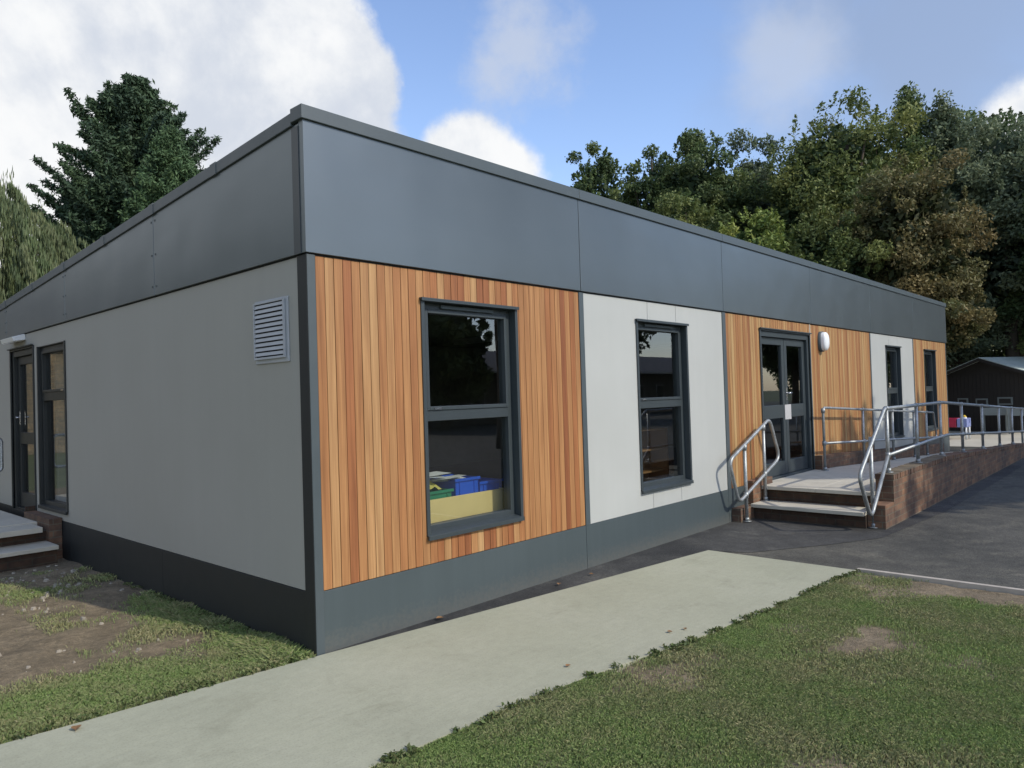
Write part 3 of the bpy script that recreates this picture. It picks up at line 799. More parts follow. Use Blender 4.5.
def path_y(xs_, top):
    if top: return np.interp(xs_, [-9, -3.2, -1.73, 0, 2.44, 4.34], [1.05, .36, .165, -.02, -.33, -.57])
    return np.interp(xs_, [-9, -3.4, -.68, .12, .8, 1.75, 2.98, 4.31], [-.4, -1.15, -1.49, -1.555, -1.63, -1.80, -1.945, -2.05])
def blades(name, label, x0, x1, y0, y1, n, hfun, side):
    rnd = np.random.default_rng(len(name) + n)
    st = .035; gx = int((x1 - x0) / st) + 2; gy = int((y1 - y0) / st) + 2
    GA = np.array([[grassy(x0 + i * st, y0 + j * st) for j in range(gy)] for i in range(gx)])
    TA = np.array([[fb(x0 + i * st, y0 + j * st, 1.7, 7.) * .9 + fb(x0 + i * st, y0 + j * st, 6., 1.) * .5 for j in range(gy)] for i in range(gx)])
    xs_ = rnd.uniform(x0, x1, n); ys_ = rnd.uniform(y0, y1, n); u = rnd.random(n)
    fx = (xs_ - x0) / st; fy = (ys_ - y0) / st; ix = fx.astype(int); iy = fy.astype(int); fx -= ix; fy -= iy
    def samp(A): return (A[ix, iy] * (1 - fx) * (1 - fy) + A[ix + 1, iy] * fx * (1 - fy) + A[ix, iy + 1] * (1 - fx) * fy + A[ix + 1, iy + 1] * fx * fy)
    G = samp(GA); T = samp(TA)
    ok = (u < G ** 1.3)
    ok &= (ys_ > path_y(xs_, True) + .004) if side > 0 else (ys_ < path_y(xs_, False) + .004)
    G = G[ok]; T = T[ok]; P0 = np.c_[xs_[ok], ys_[ok]]; H = hfun(P0[:, 0], P0[:, 1]) * (.55 + .45 * G) * (1 + .5 * T)
    P0 = np.array(P0); N = len(P0); H = np.array(H) * rnd.uniform(.45, 1.25, N)
    an = rnd.uniform(0, 2 * np.pi, N); w = rnd.uniform(.0009, .0022, N); ln = rnd.uniform(.3, 1.8, N) * H; la = rnd.uniform(0, 2 * np.pi, N)
    V = np.zeros((N, 4, 3), np.float32)
    z = -.03
    dx, dy = np.cos(an) * w, np.sin(an) * w
    V[:, 0] = np.c_[P0[:, 0] - dx, P0[:, 1] - dy, np.full(N, z)]; V[:, 1] = np.c_[P0[:, 0] + dx, P0[:, 1] + dy, np.full(N, z)]
    mx_ = np.c_[P0[:, 0] + np.cos(la) * ln * .35, P0[:, 1] + np.sin(la) * ln * .35]
    V[:, 2] = np.c_[mx_[:, 0] + dx * .8, mx_[:, 1] + dy * .8, z + .02 + H * .6]
    V[:, 3] = np.c_[P0[:, 0] + np.cos(la) * ln, P0[:, 1] + np.sin(la) * ln, z + .02 + H]
    raw_mesh(name, V.reshape(-1, 3), 4, N, np.c_[np.clip(rnd.normal(.5, .2, N) - .45 * np.array(T), 0, 1), np.clip(rnd.beta(1.1, 3.4, N) + .3 * (1 - np.array(G)) + .4 * np.array(T), 0, 1)], M['blade'], None)
    o = bpy.data.objects[-1] if False else raw_mesh.last
    tag(o, label, 'grass', kind='stuff'); return o

def raw_mesh(name, verts, k, nf, col, mat, parent):
    me = bpy.data.meshes.new(name)
    me.vertices.add(len(verts)); me.vertices.foreach_set('co', np.asarray(verts, np.float32).ravel())
    me.loops.add(nf * k); me.loops.foreach_set('vertex_index', np.arange(nf * k, dtype=np.int32))
    me.polygons.add(nf); me.polygons.foreach_set('loop_start', np.arange(nf, dtype=np.int32) * k)
    try: me.polygons.foreach_set('loop_total', np.full(nf, k, np.int32))
    except Exception: pass
    me.materials.append(mat)
    ca = me.color_attributes.new('Col', 'FLOAT_COLOR', 'CORNER')
    a = np.ones((nf, k, 4), np.float32); a[:, :, 0] = col[:, 0:1]; a[:, :, 1] = col[:, 1:2]; a[:, :, 2] = 0
    ca.data.foreach_set('color', a.ravel()); me.update(calc_edges=True)
    o = bpy.data.objects.new(name, me); COL.objects.link(o); o.parent = parent; raw_mesh.last = o
    return o

blades('grass', 'short worn green lawn grass in front of the concrete path', -1.2, 4.31, -4.6, -1.45, 950000, lambda x, y: .015 + 0 * x, -1)
blades('grass', 'patchy green grass between the path and the shaded end wall', -3.4, -.02, -.02, 4.6, 420000, lambda x, y: .017 + .03 * np.exp(-((x + .1) / .2) ** 2), 1)

# low broad leaved weeds along the path edges
def weeds(name, label, pts, seed):
    rnd = np.random.default_rng(seed); P0 = []; Z = []
    for (x, y, n_) in pts:
        k = n_; a = rnd.uniform(0, 6.283, k); q = rnd.random(k) * .035
        P0.append(np.c_[x + np.cos(a) * q, y + np.sin(a) * q, rnd.uniform(.0, .02, k)])
    P0 = np.vstack(P0); N_ = len(P0)
    leafquads(name, P0, rnd.uniform(.010, .022, N_), np.clip(rnd.normal(.5, .25, N_), 0, 1), np.clip(rnd.normal(.15, .2, N_), 0, 1), M['weed'], None, rnd, 1.6)
    tag(raw_mesh.last, label, 'weeds', kind='stuff')
EDGE = ([-9, -3.4, -.68, .12, .8, 1.75, 2.98, 4.31], [-.4, -1.15, -1.49, -1.555, -1.63, -1.80, -1.945, -2.05])
def edge_weeds():
    rw = random.Random(4); A = []; B = []
    for i in range(230):
        x = rw.uniform(-.6, 4.25); y = np.interp(x, *EDGE) - abs(rw.gauss(0, .02)) + .006
        if rw.random() < .12 + .6 * noise.noise(Vector((x * 2.2, 0, 0))) + .25: A.append((x, y, rw.randint(10, 30)))
    for i in range(90):
        x = rw.uniform(-2.6, -.02); y = np.interp(x, [-9, -3.2, -1.73, 0], [1.05, .36, .165, -.02]) + abs(rw.gauss(0, .03)); B.append((x, y + .01, rw.randint(6, 20)))
    for i in range(70):
        B.append((-.03 - abs(rw.gauss(0, .04)), rw.uniform(.1, 3.2), rw.randint(8, 26)))
    weeds('weeds', 'low broad leaved weeds along the lawn edge of the concrete path', A, 1)
    weeds('weeds', 'low broad leaved weeds by the shaded end plinth and left path edge', B, 2)

# small stones on the bare earth
m = MB(); rr = random.Random(9)
for i in range(420):
    x, y = rr.uniform(-3.2, -.12), rr.uniform(.8, 5.2)
    if rr.random() < .4: y = rr.uniform(3.4, 5.2); x = rr.uniform(-1.4, -.1)
    s = rr.choice([.006, .009, .012, .02, .03]) * rr.uniform(.6, 1.2); z = -.022; a = rr.uniform(0, 6.28)
    pts = [(x + math.cos(a + k * 1.26) * s * rr.uniform(.7, 1.3), y + math.sin(a + k * 1.26) * s * rr.uniform(.7, 1.3)) for k in range(5)]
    b = len(m.v)
    for p in pts: m.v.append((p[0], p[1], z - .01))
    for p in pts: m.v.append((x + (p[0] - x) * .6, y + (p[1] - y) * .6, z + s * rr.uniform(.4, .8)))
    for k in range(5):
        k2 = (k + 1) % 5; m.f.append((b + k, b + k2, b + 5 + k2, b + 5 + k)); m.c.append(None); m.mi.append(0); m.sm.append(False)
    m.f.append(tuple(b + 5 + k for k in range(5))); m.c.append(None); m.mi.append(0); m.sm.append(False)
tag(m.build('stones', plain('stone', (.3, .27, .22), .9, var=.4, scale=20), None), 'small pale stones and rubble on the bare earth by the end wall', 'stones', kind='stuff')

# fallen leaves on the path
def leaf_shape(name, x, y, a, s, label):
    m = MB(); pts = []
    prof = [(0, 0), (.3, .32), (.6, .42), (.85, .25), (1, 0)]
    up = [(p, q) for p, q in prof]; dn = [(p, -q) for p, q in prof[1:-1]][::-1]
    mid = [(.3, 0), (.6, 0), (.85, 0)]
    def T(p, q): return ((p - .5) * s, q * s, .006 + abs(q) * s * .45 + .25 * s * (p - .5) ** 2)
    for sg in (1, -1):
        A = [(0, 0), (.3, .32 * sg), (.3, 0)]; B = [(.3, 0), (.3, .32 * sg), (.6, .42 * sg), (.6, 0)]
        Cc = [(.6, 0), (.6, .42 * sg), (.85, .25 * sg), (.85, 0)]; Dd = [(.85, 0), (.85, .25 * sg), (1, 0)]
        for f in (A, B, Cc, Dd): m.poly([T(*p) for p in f])
    m.poly([(-.5 * s, .02 * s, .007 + .06 * s), (-.5 * s, -.02 * s, .007 + .06 * s), (-.85 * s, 0, .004)])
    o = m.build(name, M['fallen'], None, recalc=False); o.location = (x, y, .001); o.rotation_euler = (0, 0, a)
    return tag(o, label, 'leaf', 'fallen leaves on the path')
leaf_shape('fallen_leaf', 2.33, -.18, .5, .05, 'pale brown fallen leaf on the dark tarmac strip below the cedar wall, nearer the corner')
leaf_shape('fallen_leaf', 2.78, -.20, 1.9, .045, 'pale brown fallen leaf on the dark tarmac strip right at the plinth joint')
leaf_shape('fallen_leaf', 1.02, -.075, 2.6, .06, 'pale fallen leaf lying against the plinth left of the nearest window')
leaf_shape('fallen_leaf', .85, -1.446, 3.0, .04, 'lone brown fallen leaf on the lower middle of the path')
leaf_shape('fallen_leaf', 1.78, -1.61, 2.1, .04, 'small brown fallen leaf near the lawn edge, left one of a close pair')
leaf_shape('fallen_leaf', 1.90, -1.66, .9, .035, 'tiny curled fallen leaf near the lawn edge, right one of a close pair')
leaf_shape('fallen_leaf', -1.42, .04, 1.2, .06, 'brown fallen leaf at the grass edge near the left end of the path')

# ------------------------------------------------------------------ trees
def tree(name, label, x, y, top, rx, base_z, mat, n=14000, leaf=.16, kind='round', group=None, seed=0, clumps=90, trunk=.22, warm=.0, ry=None):
    rnd = np.random.default_rng(seed + 100); ry = ry or rx
    if seed < 60: n = int(n * 2.1); leaf = leaf * .66 if seed < 30 else leaf * .8; clumps = int(clumps * 1.25)
    root = empty(name, (x, y, 0), label=label, cat='tree', group=group)
    cz = (top + base_z) / 2; rz = (top - base_z) / 2
    cl = []
    if kind == 'round':
        while len(cl) < clumps:
            d = rnd.normal(size=3); d /= np.linalg.norm(d); q = rnd.uniform(.35, 1.0) ** .6
            wob = 1 + .22 * math.sin(3 * d[0] + seed) * math.cos(4 * d[1] + seed * 2) + .1 * rnd.normal()
            p = d * q * wob; p[2] = min(p[2], 1.)
            r = rnd.uniform(.16, .34) * min(rx, rz) * (1.15 - .45 * q)
            cl.append((p[0] * (rx - r * .6), p[1] * (ry - r * .6), cz + p[2] * (rz - r), r, r * .8))
    elif kind == 'spiky':
        while len(cl) < clumps:
            t = rnd.random() ** .8; a = rnd.uniform(0, 6.283)
            rad = rx * (1 - t) ** .55 * rnd.uniform(.3, 1) ; z = base_z + t * (top - base_z)
            r = rnd.uniform(.16, .32) * rx * (1.1 - .5 * t)
            cl.append((math.cos(a) * rad, math.sin(a) * rad, z - r * .5, r, r * 1.6))
    P0 = []; S = []; B = []
    tot = sum(c[3] ** 2 for c in cl)
    for (a, b, c, r, rzz) in cl:
        k = max(30, int(n * r * r / tot)); d = rnd.normal(size=(k, 3)); d /= np.linalg.norm(d, axis=1)[:, None]
        q = rnd.random(k) ** .4 * (1 + .35 * rnd.random(k) ** 3)
        pts = np.c_[a + d[:, 0] * q * r, b + d[:, 1] * q * r, c + d[:, 2] * q * rzz]
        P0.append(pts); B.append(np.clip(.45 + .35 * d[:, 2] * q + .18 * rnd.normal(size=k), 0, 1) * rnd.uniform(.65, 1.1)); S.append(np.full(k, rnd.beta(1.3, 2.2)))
    # wispy outer twigs
    tw = 70
    for i in range(tw):
        d = rnd.normal(size=3); d[2] = abs(d[2]) * .8 + .1; d /= np.linalg.norm(d)
        s0 = np.array([d[0] * rx * .82, d[1] * ry * .82, cz + d[2] * rz * .85]) if kind == 'round' else np.array([*(np.array(cl[i % len(cl)][:3]))])
        dirn = d * .5 + np.array([0, 0, .7]) + rnd.normal(size=3) * .2; dirn /= np.linalg.norm(dirn)
        L = rnd.uniform(.35, .95) * rx * .2; k = 34; t = rnd.random(k)[:, None]
        pts = s0 + dirn * t * L + rnd.normal(size=(k, 3)) * .05 * rx * (1.1 - t) * .6
        P0.append(pts); B.append(np.clip(rnd.normal(.6, .2, k), 0, 1)); S.append(np.full(k, .3))
    # dark inner leaves to close the middle
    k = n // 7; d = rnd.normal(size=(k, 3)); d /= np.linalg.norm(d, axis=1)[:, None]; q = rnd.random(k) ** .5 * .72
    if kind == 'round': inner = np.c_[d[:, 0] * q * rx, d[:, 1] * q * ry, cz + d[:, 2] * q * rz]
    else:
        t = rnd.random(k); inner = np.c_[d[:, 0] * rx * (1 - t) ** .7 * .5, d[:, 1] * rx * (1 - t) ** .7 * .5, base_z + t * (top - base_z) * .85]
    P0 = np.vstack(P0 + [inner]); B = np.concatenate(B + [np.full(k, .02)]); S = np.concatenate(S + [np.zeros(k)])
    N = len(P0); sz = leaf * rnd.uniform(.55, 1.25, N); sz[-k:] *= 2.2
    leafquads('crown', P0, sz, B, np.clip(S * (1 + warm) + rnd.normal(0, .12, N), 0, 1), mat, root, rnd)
    m = MB(); h = base_z + (top - base_z) * .75
    lean = rnd.normal(0, .02, 2)
    m.tube([(lean[0] * z * 2 + .1 * math.sin(z), lean[1] * z * 2, z) for z in np.linspace(-.15, h, 8)], [trunk * (1.25 - q) for q in np.linspace(0, 1, 8)], 10)
    for i in range(9):
        c = cl[int(rnd.integers(len(cl)))]; z0 = base_z * .7 + (h - base_z) * rnd.uniform(.1, .6)
        mid = (c[0] * .4, c[1] * .4, z0 + (c[2] - z0) * .35)
        m.tube([(0.1 * math.sin(z0), 0, z0), mid, (c[0] * .9, c[1] * .9, c[2])], [trunk * .4, trunk * .25, .025], 7)
    m.build('trunk', M['bark'], root, recalc=False)
    return root
def leafquads(name, P0, sz, B, S, mat, root, rnd, stretch=1.5, droop=None):
    N = len(P0)
    a = rnd.normal(size=(N, 3)); a /= np.linalg.norm(a, axis=1)[:, None]
    if droop is not None: a = a * (1 - droop) + np.array([0, 0, -1.]) * droop; a /= np.linalg.norm(a, axis=1)[:, None]
    b = np.cross(a, rnd.normal(size=(N, 3))); b /= np.linalg.norm(b, axis=1)[:, None]
    n_ = np.cross(a, b)
    s = sz[:, None]
    V = np.stack([P0 - a * s * stretch * .5, P0 + b * s * .36 + n_ * s * .1, P0 + a * s * stretch * .5, P0 - b * s * .36 + n_ * s * .1], 1)
    return raw_mesh(name, V.reshape(-1, 3), 4, N, np.c_[B, S], mat, root)

edge_weeds()
G1 = 'trees standing in the belt behind the building'
tree('tree', 'small round dark tree at the left end of the tree belt above the roof', 24.6, 15.0, 13.4, 2.0, 4, M['leaf_dark'], 13000, .17, seed=1, group=G1, clumps=60)
tree('shrub_tree', 'lime green bushy tree just showing over the roof at the left end of the belt', 19.9, 12.0, 9.6, 1.9, 3, M['leaf_lime'], 12000, .15, seed=2, group=G1, clumps=60)
tree('tree', 'dark twiggy tree second from the left end of the tree belt', 26.5, 13.1, 13.4, 2.2, 3, M['leaf_dark'], 13000, .17, seed=3, group=G1, clumps=60)
tree('tree', 'dark tree with a narrow raised top left of centre in the tree belt', 26.5, 11.0, 13.8, 2.2, 3, M['leaf_dark'], 19000, .17, 'round', seed=4, group=G1, clumps=90)
tree('tree', 'dark broad tree between the narrow topped one and the tallest crown', 28.3, 9.3, 13.1, 2.4, 3, M['leaf_grey'], 15000, .17, seed=5, group=G1, clumps=70)
tree('tree', 'tallest broad rounded dark green tree in the belt', 26.9, 5.4, 13.2, 3.3, 3.5, M['leaf_mid'], 28000, .165, seed=6, group=G1, clumps=110, trunk=.35)
tree('tree', 'pointed dark tree just right of the tallest crown', 31.0, 3.7, 13.9, 2.4, 3, M['leaf_dark'], 14000, .18, 'spiky', seed=7, group=G1, clumps=90)
tree('tree', 'narrow pointed tree between the tallest crown and the airy tree', 30.6, 2.3, 13.1, 2.3, 3, M['leaf_grey'], 14000, .18, 'spiky', seed=8, group=G1, clumps=90)
tree('tree', 'airy grey green tree at the right of the belt', 29.0, .2, 11.9, 2.4, 3, M['leaf_grey'], 17000, .16, seed=9, group=G1, clumps=80)
tree('tree', 'dark tree cut by the right edge of the picture', 27.6, -2.3, 10.4, 2.2, 1.5, M['leaf_dark'], 17000, .17, seed=10, group=G1, clumps=80)
tree('tree', 'mid green leafy tree low in the belt over the second fascia joint', 20.6, 8.6, 8.8, 2.3, 2, M['leaf_mid'], 17000, .14, seed=11, group=G1, clumps=80, warm=.5)
tree('tree', 'bright green leafy tree low in the belt over the middle of the roof', 21.0, 6.2, 8.0, 2.0, 2, M['leaf_lime'], 16000, .14, seed=12, group=G1, clumps=80, warm=-.3)
tree('tree', 'dull green leafy tree low in the belt right of the bright green one', 22.3, 4.2, 7.9, 2.0, 2, M['leaf_mid'], 17000, .14, seed=13, group=G1, clumps=80)
tree('tree', 'broad tree with browning olive leaves reaching down beside the far building corner', 23.6, 2.1, 9.3, 2.3, 2.6, M['leaf_brown'], 26000, .14, seed=14, group=G1, clumps=110, trunk=.3, warm=.2)
tree('tree', 'low browning tree hanging over the left side of the dark hut', 24.2, 1.5, 5.7, 1.6, 2.1, M['leaf_brown'], 15000, .13, seed=15, group=G1, clumps=70, trunk=.18, warm=.6)
tree('tree', 'very dark tree above the dark hut roof', 30.2, -.2, 8.8, 2.3, 2.5, M['leaf_dark'], 17000, .17, seed=16, group=G1, clumps=80)
tree('shrub_tree', 'low green bushy tree behind the roof of the dark hut', 33.0, -.9, 4.6, 2.2, 1., M['leaf_mid'], 12000, .16, seed=17, group=G1, clumps=60)
for i, (x, y, t_) in enumerate([(32, 15, 13.6), (36, 9.5, 15), (36, 3, 14.5), (29, 16.5, 10.8), (38, -3.5, 13)]):
    tree('tree', ['dark background tree behind the left of the belt', 'dark background tree behind the tallest crown', 'dark background tree behind the airy tree', 'dark background tree behind the small round tree', 'dark background tree behind the right edge tree'][i], x, y, t_, 4.6, .5, M['leaf_dark'], 22000, .22, seed=30 + i, group=G1, clumps=80, trunk=.3)

# cypress with upswept ragged branches
def cypress(x, y, top, rx, label, seed=1, mat='leaf_cypress', nb=430, group=None, tight=False):
    rnd = np.random.default_rng(seed); root = empty('cypress_tree', (x, y, 0), label=label, cat='tree', group=group)
    P0 = []; B = []; S = []
    m = MB().tube([(0, 0, z) for z in np.linspace(-.15, top * .9, 7)], list(np.linspace(.4, .05, 7)), 10)
    for i in range(nb):
        t = (i + rnd.random()) / nb; z0 = 1.0 + t * (top - 2.0); a = rnd.uniform(0, 6.283)
        w = rx * (np.interp(t, [0, .25, .55, .8, 1], [1.0, .97, .80, .50, .10])) * (rnd.uniform(.68, 1.03) if i % 5 else rnd.uniform(1.0, 1.2))
        if tight: w = rx * np.interp(t, [0, .3, .7, 1], [1, .95, .6, .08]) * rnd.uniform(.88, 1.02)
        up = (.22 + .55 * t) * w * rnd.uniform(.7, 1.2)
        k = int(160 + 230 * w); s = rnd.random(k) ** .7
        cx = math.cos(a) * w * s; cy = math.sin(a) * w * s; cz = z0 + up * s ** 1.7
        wd = (.15 + .42 * (1 - s)) * (.75 if tight else .72)
        P0.append(np.c_[cx + np.clip(rnd.normal(0, 1, k), -2, 2) * wd * .55, cy + np.clip(rnd.normal(0, 1, k), -2, 2) * wd * .55, cz + np.clip(rnd.normal(0, 1, k), -2, 2) * wd * .42 - .1])
        B.append(np.clip(.25 + .5 * s + .15 * rnd.normal(size=k), 0, 1) * rnd.uniform(.6, 1.1)); S.append(np.full(k, rnd.beta(1.5, 3)))
        if i % 6 == 0: m.tube([(0, 0, z0), (math.cos(a) * w * .5, math.sin(a) * w * .5, z0 + up * .3), (math.cos(a) * w * .9, math.sin(a) * w * .9, z0 + up * .8)], [.08, .05, .02], 6)
    P0 = np.vstack(P0); B = np.concatenate(B); S = np.concatenate(S); N = len(P0)
    leafquads('crown', P0, (.06 if tight else .08) * rnd.uniform(.6, 1.3, N), B, S, M[mat], root, rnd, 2.2)
    m.build('trunk', M['bark'], root, recalc=False); return root
cypress(7.2, 22.0, 13.9, 3.7, 'large dark ragged cypress rising behind the roof on the left', 3)
cypress(6.6, 18.0, 11.0, 2.1, 'smaller lighter green cone shaped conifer in front of the dark cypress', 4, 'leaf_cone', 260, tight=True)

def willow(x, y, top, rx, label, seed=1):
    rnd = np.random.default_rng(seed); root = empty('willow_tree', (x, y, 0), label=label, cat='tree')
    P0 = []; B = []; S = []
    for i in range(300):
        a = rnd.uniform(0, 6.283); q = rnd.random() ** .5; sx, sy = math.cos(a) * rx * q, math.sin(a) * rx * q
        zt = top - (q ** 2.2) * top * .38 + rnd.normal() * .25 + .25 * math.sin(sx * 2.1 + seed) ; L = rnd.uniform(1.2, 4.0) * (.6 + .6 * q); k = int(150 * L)
        s = rnd.random(k); arch = .45 * np.sqrt(s)
        P0.append(np.c_[sx + math.cos(a) * arch + rnd.normal(0, .05, k) + .08 * np.sin(s * 5 + a), sy + math.sin(a) * arch + rnd.normal(0, .05, k), zt - L * s + .35 * np.sin(s * 3.14) * .5])
        B.append(np.clip(rnd.uniform(.15, .8) + .15 * rnd.normal(size=k), 0, 1)); S.append(np.full(k, rnd.random() * .7))
        if i % 5 == 0:
            k = 14; s = rnd.random(k); P0.append(np.c_[sx + rnd.normal(0, .04, k), sy + rnd.normal(0, .04, k), zt + s * .45]); B.append(np.full(k, .6)); S.append(np.full(k, .4))
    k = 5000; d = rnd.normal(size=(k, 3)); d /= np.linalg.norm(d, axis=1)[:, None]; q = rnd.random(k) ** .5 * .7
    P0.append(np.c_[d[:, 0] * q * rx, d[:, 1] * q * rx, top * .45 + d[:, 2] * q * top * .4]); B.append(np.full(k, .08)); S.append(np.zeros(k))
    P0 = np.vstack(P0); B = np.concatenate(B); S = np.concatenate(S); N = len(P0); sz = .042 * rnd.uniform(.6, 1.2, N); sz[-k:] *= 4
    leafquads('crown', P0, sz, B, S, M['leaf_willow'], root, rnd, 4.6, .88)
    m = MB().tube([(0, 0, z) for z in np.linspace(-.15, top * .6, 6)], list(np.linspace(.4, .2, 6)), 10)
    for a in (0, 1.3, 2.5, 3.8, 5.1): m.tube([(0, 0, top * .4), (math.cos(a) * rx * .3, math.sin(a) * rx * .3, top * .65), (math.cos(a) * rx * .7, math.sin(a) * rx * .7, top * .78)], [.16, .1, .04], 7)
    m.build('trunk', M['bark'], root, recalc=False); return root
willow(1.8, 17.6, 7.2, 2.9, 'pale green weeping willow hanging over the left end of the roof', 2)

# ------------------------------------------------------------------ dark hut and playground things on the right
hut = empty('play_hut', (26.8, .65, 0), R(-27), label='dark timber hut with pale sloping roof beyond the ramp', cat='hut')
m = MB().prism([(-1.45, -.1), (1.55, -.1), (1.55, 1.95), (-.0, 2.47), (-1.45, 1.99)], 0, 4.2, 'x')
m.build('wall', M['hut'], hut)
m = MB()
for k in range(19): m.box(-.018, -.001, -1.43 + k * .147, -1.43 + k * .147 + .139, -.05, 1.95)
m.build('boarding', M['hut'], hut)
for sg, e in ((1, 1.55), (-1, -1.65)):
    m = MB().prism([(0, 2.53), (e, 2.53 - abs(e) * .335), (e, 2.47 - abs(e) * .335), (0, 2.47)], -.3, 4.4, 'x')
    m.build('roof', M['hutroof'], hut)
    m = MB().prism([(0, 2.50), (e, 2.50 - abs(e) * .335), (e, 2.40 - abs(e) * .335), (0, 2.40)], -.32, -.302, 'x')
    m.build('bargeboard', M['hut'], hut)
for y, z, w in ((1.5, 1.0, .2), (.8, .98, .22), (-.02, 1.02, .26), (-1.0, 1.0, .22)):
    yy = y - .65
    f = MB().box(-.04, -.02, yy - w, yy + w, z - .13, z + .13).build('notice_board', M['sign'], hut, .004)
    MB().box(-.043, -.0405, yy - w + .06, yy + w - .06, z - .08, z + .08).build('notice_face', M['hut'], f)
def planter(x, y, lab):
    p = empty('planter', (x, y, 0), label=lab, cat='planter', group='planters in front of the dark hut')
    m = MB().box(-.18, .18, -.36, .36, .58, .6)
    for dx in (-.17, .15):
        for dy in (-.35, .31): m.box(dx, dx + .04, dy, dy + .04, 0, .58)
    m.build('stand', M['sign'], p)
    m = MB().box(-.18, -.16, -.36, .36, .6, .82).box(.16, .18, -.36, .36, .6, .82).box(-.16, .16, -.36, -.34, .6, .82).box(-.16, .16, .34, .36, .6, .82).box(-.16, .16, -.34, .34, .61, .78)
    m.build('trough', M['sign'], p, .005)
planter(25.7, .25, 'small grey trough planter standing directly before the middle of the dark hut')
planter(25.2, -.55, 'small grey trough planter standing nearer the right side of the dark hut')

pt = empty('play_table', (22.4, .64, 0), label='small red and pale blue play table on white legs before the dark hut', cat='play table')
for dx in (-.22, .22):
    for dy in (-.22, .42):
        MB().tube([(dx, dy, 0), (dx, dy, .42)], .028, 10).build('leg', M['white_plastic'], pt)
def ptray(y0, y1, mat):
    m = MB().box(-.27, .27, y0, y1, .36, .40).box(-.27, -.24, y0, y1, .40, .62).box(.24, .27, y0, y1, .40, .62).box(-.24, .24, y0, y0 + .03, .40, .62).box(-.24, .24, y1 - .03, y1, .40, .62)
    return m.build('tray', mat, pt, .012)
ptray(.02, .5, M['red']); ptray(-.26, .0, M['paleblue'])
jug = empty('toy_jug', (22.4, .49, .402), label='white plastic jug with a yellow lid standing in the pale blue play tray', cat='jug')
m = MB().tube([(0, 0, 0), (0, 0, .05), (0, 0, .32), (0, 0, .40)], [.09, .11, .09, .075], 14); m.build('body', M['white_plastic'], jug); jug.scale = (.8, .8, .62)
MB().tube([(0, 0, .401), (0, 0, .44), (0, 0, .50)], [.077, .06, .02], 14).build('lid', M['yellow'], jug)
MB().tube(fillet([(0, -.085, .36), (0, -.17, .34), (0, -.16, .16), (0, -.1, .12)], .05), .014, 8).build('handle', M['paleblue'], jug)

# ------------------------------------------------------------------ surroundings that the glass reflects
def simple_building(name, label, x0, x1, y0, y1, h, wallm, rh, side, gut=True):
    b = empty(name, (0, 0, 0), label=label, cat='building')
    MB().box(x0, x1, y0, y1, -.1, h).build('wall', wallm, b)
    ym = (y0 + y1) / 2
    MB().prism([(y0 - .4, h), (y1 + .4, h), (ym, h + rh)], x0 - .3, x1 + .3, 'x').build('roof', M['roof'], b)
    if gut: MB().box(x0 - .3, x1 + .3, (y1 if side > 0 else y0) + side * .41, (y1 if side > 0 else y0) + side * .5, h - .18, h + .0).build('gutter_board', M['white_plastic'], b)
    x = x0 + 1.2; ysd = y1 if side > 0 else y0
    while x < x1 - 2:
        w = MB().box(x, x + 1.2, min(ysd, ysd + side * .04), max(ysd, ysd + side * .04), 1., 2.3).build('window', M['white_plastic'], b)
        MB().box(x + .06, x + 1.14, min(ysd + side * .042, ysd + side * .05), max(ysd + side * .042, ysd + side * .05), 1.06, 2.24).build('pane', M['dark'], w)
        x += 3.1
    return b
simple_building('school_hall', 'dark school block facing the entrance from across the lawn', 6, 62, -38, -28, 3.4, M['school_wall'], 1.7, 1)
simple_building('brick_house', 'tan brick house beyond the lawn on the left', -16, -.6, 30, 37, 4.6, M['brick_tan'], 2.5, -1)
for i, (x, y, t_) in enumerate([(12, -26, 7.5), (24, -25, 7.2), (35, -24, 12), (47, -15, 12), (3, -30, 10), (57, -18, 13), (68, -15, 13), (80, -22, 15)]):
    tree('tree', ['round lawn tree facing the nearest window', 'round lawn tree facing the entrance', 'round lawn tree right of the hall', 'round lawn tree beyond the yard', 'round lawn tree at the left of the hall', 'tall lawn tree far beyond the yard', 'tall lawn tree farthest along the yard edge', 'tallest lawn tree at the end of the row'][i], x, y, t_, t_ * .43, 1.0, M['leaf_dark'], 11000, .30, seed=60 + i, group='trees on the far side of the lawn', clumps=60)

for i, (x, y, t_, lab) in enumerate([(-12, 21, 9.5, 'tall unseen tree added on the left, nearest the brick house'), (-20, 11, 10, 'tall unseen tree added on the left, middle of the row'), (-13, 1, 10, 'unseen tree added on the left, nearest the path'),
        (-4, 45, 12, 'very tall unseen tree added behind the brick house, right one'), (-15, 47, 12, 'very tall unseen tree added behind the brick house, middle one'), (-27, 38, 12, 'very tall unseen tree added left of the brick house')]):
    tree('tree', lab, x, y, t_, t_ * .36, 1.5, M['leaf_dark'], 9000, .34, seed=80 + i, group='unseen trees added on the left to block sky', clumps=60)  # out of view, added to keep sky light off the end wall
st = tree('tree', 'added unseen tree with a wide thin crown shaped to shade the ramp wall', 14.7, -12.0, 9.5, 5.7, 7.4, M['leaf_dark'], 60000, .26, seed=95, clumps=190, trunk=.16, ry=1.9)  # out of view, crown shaped and placed to cast shade on the ramp

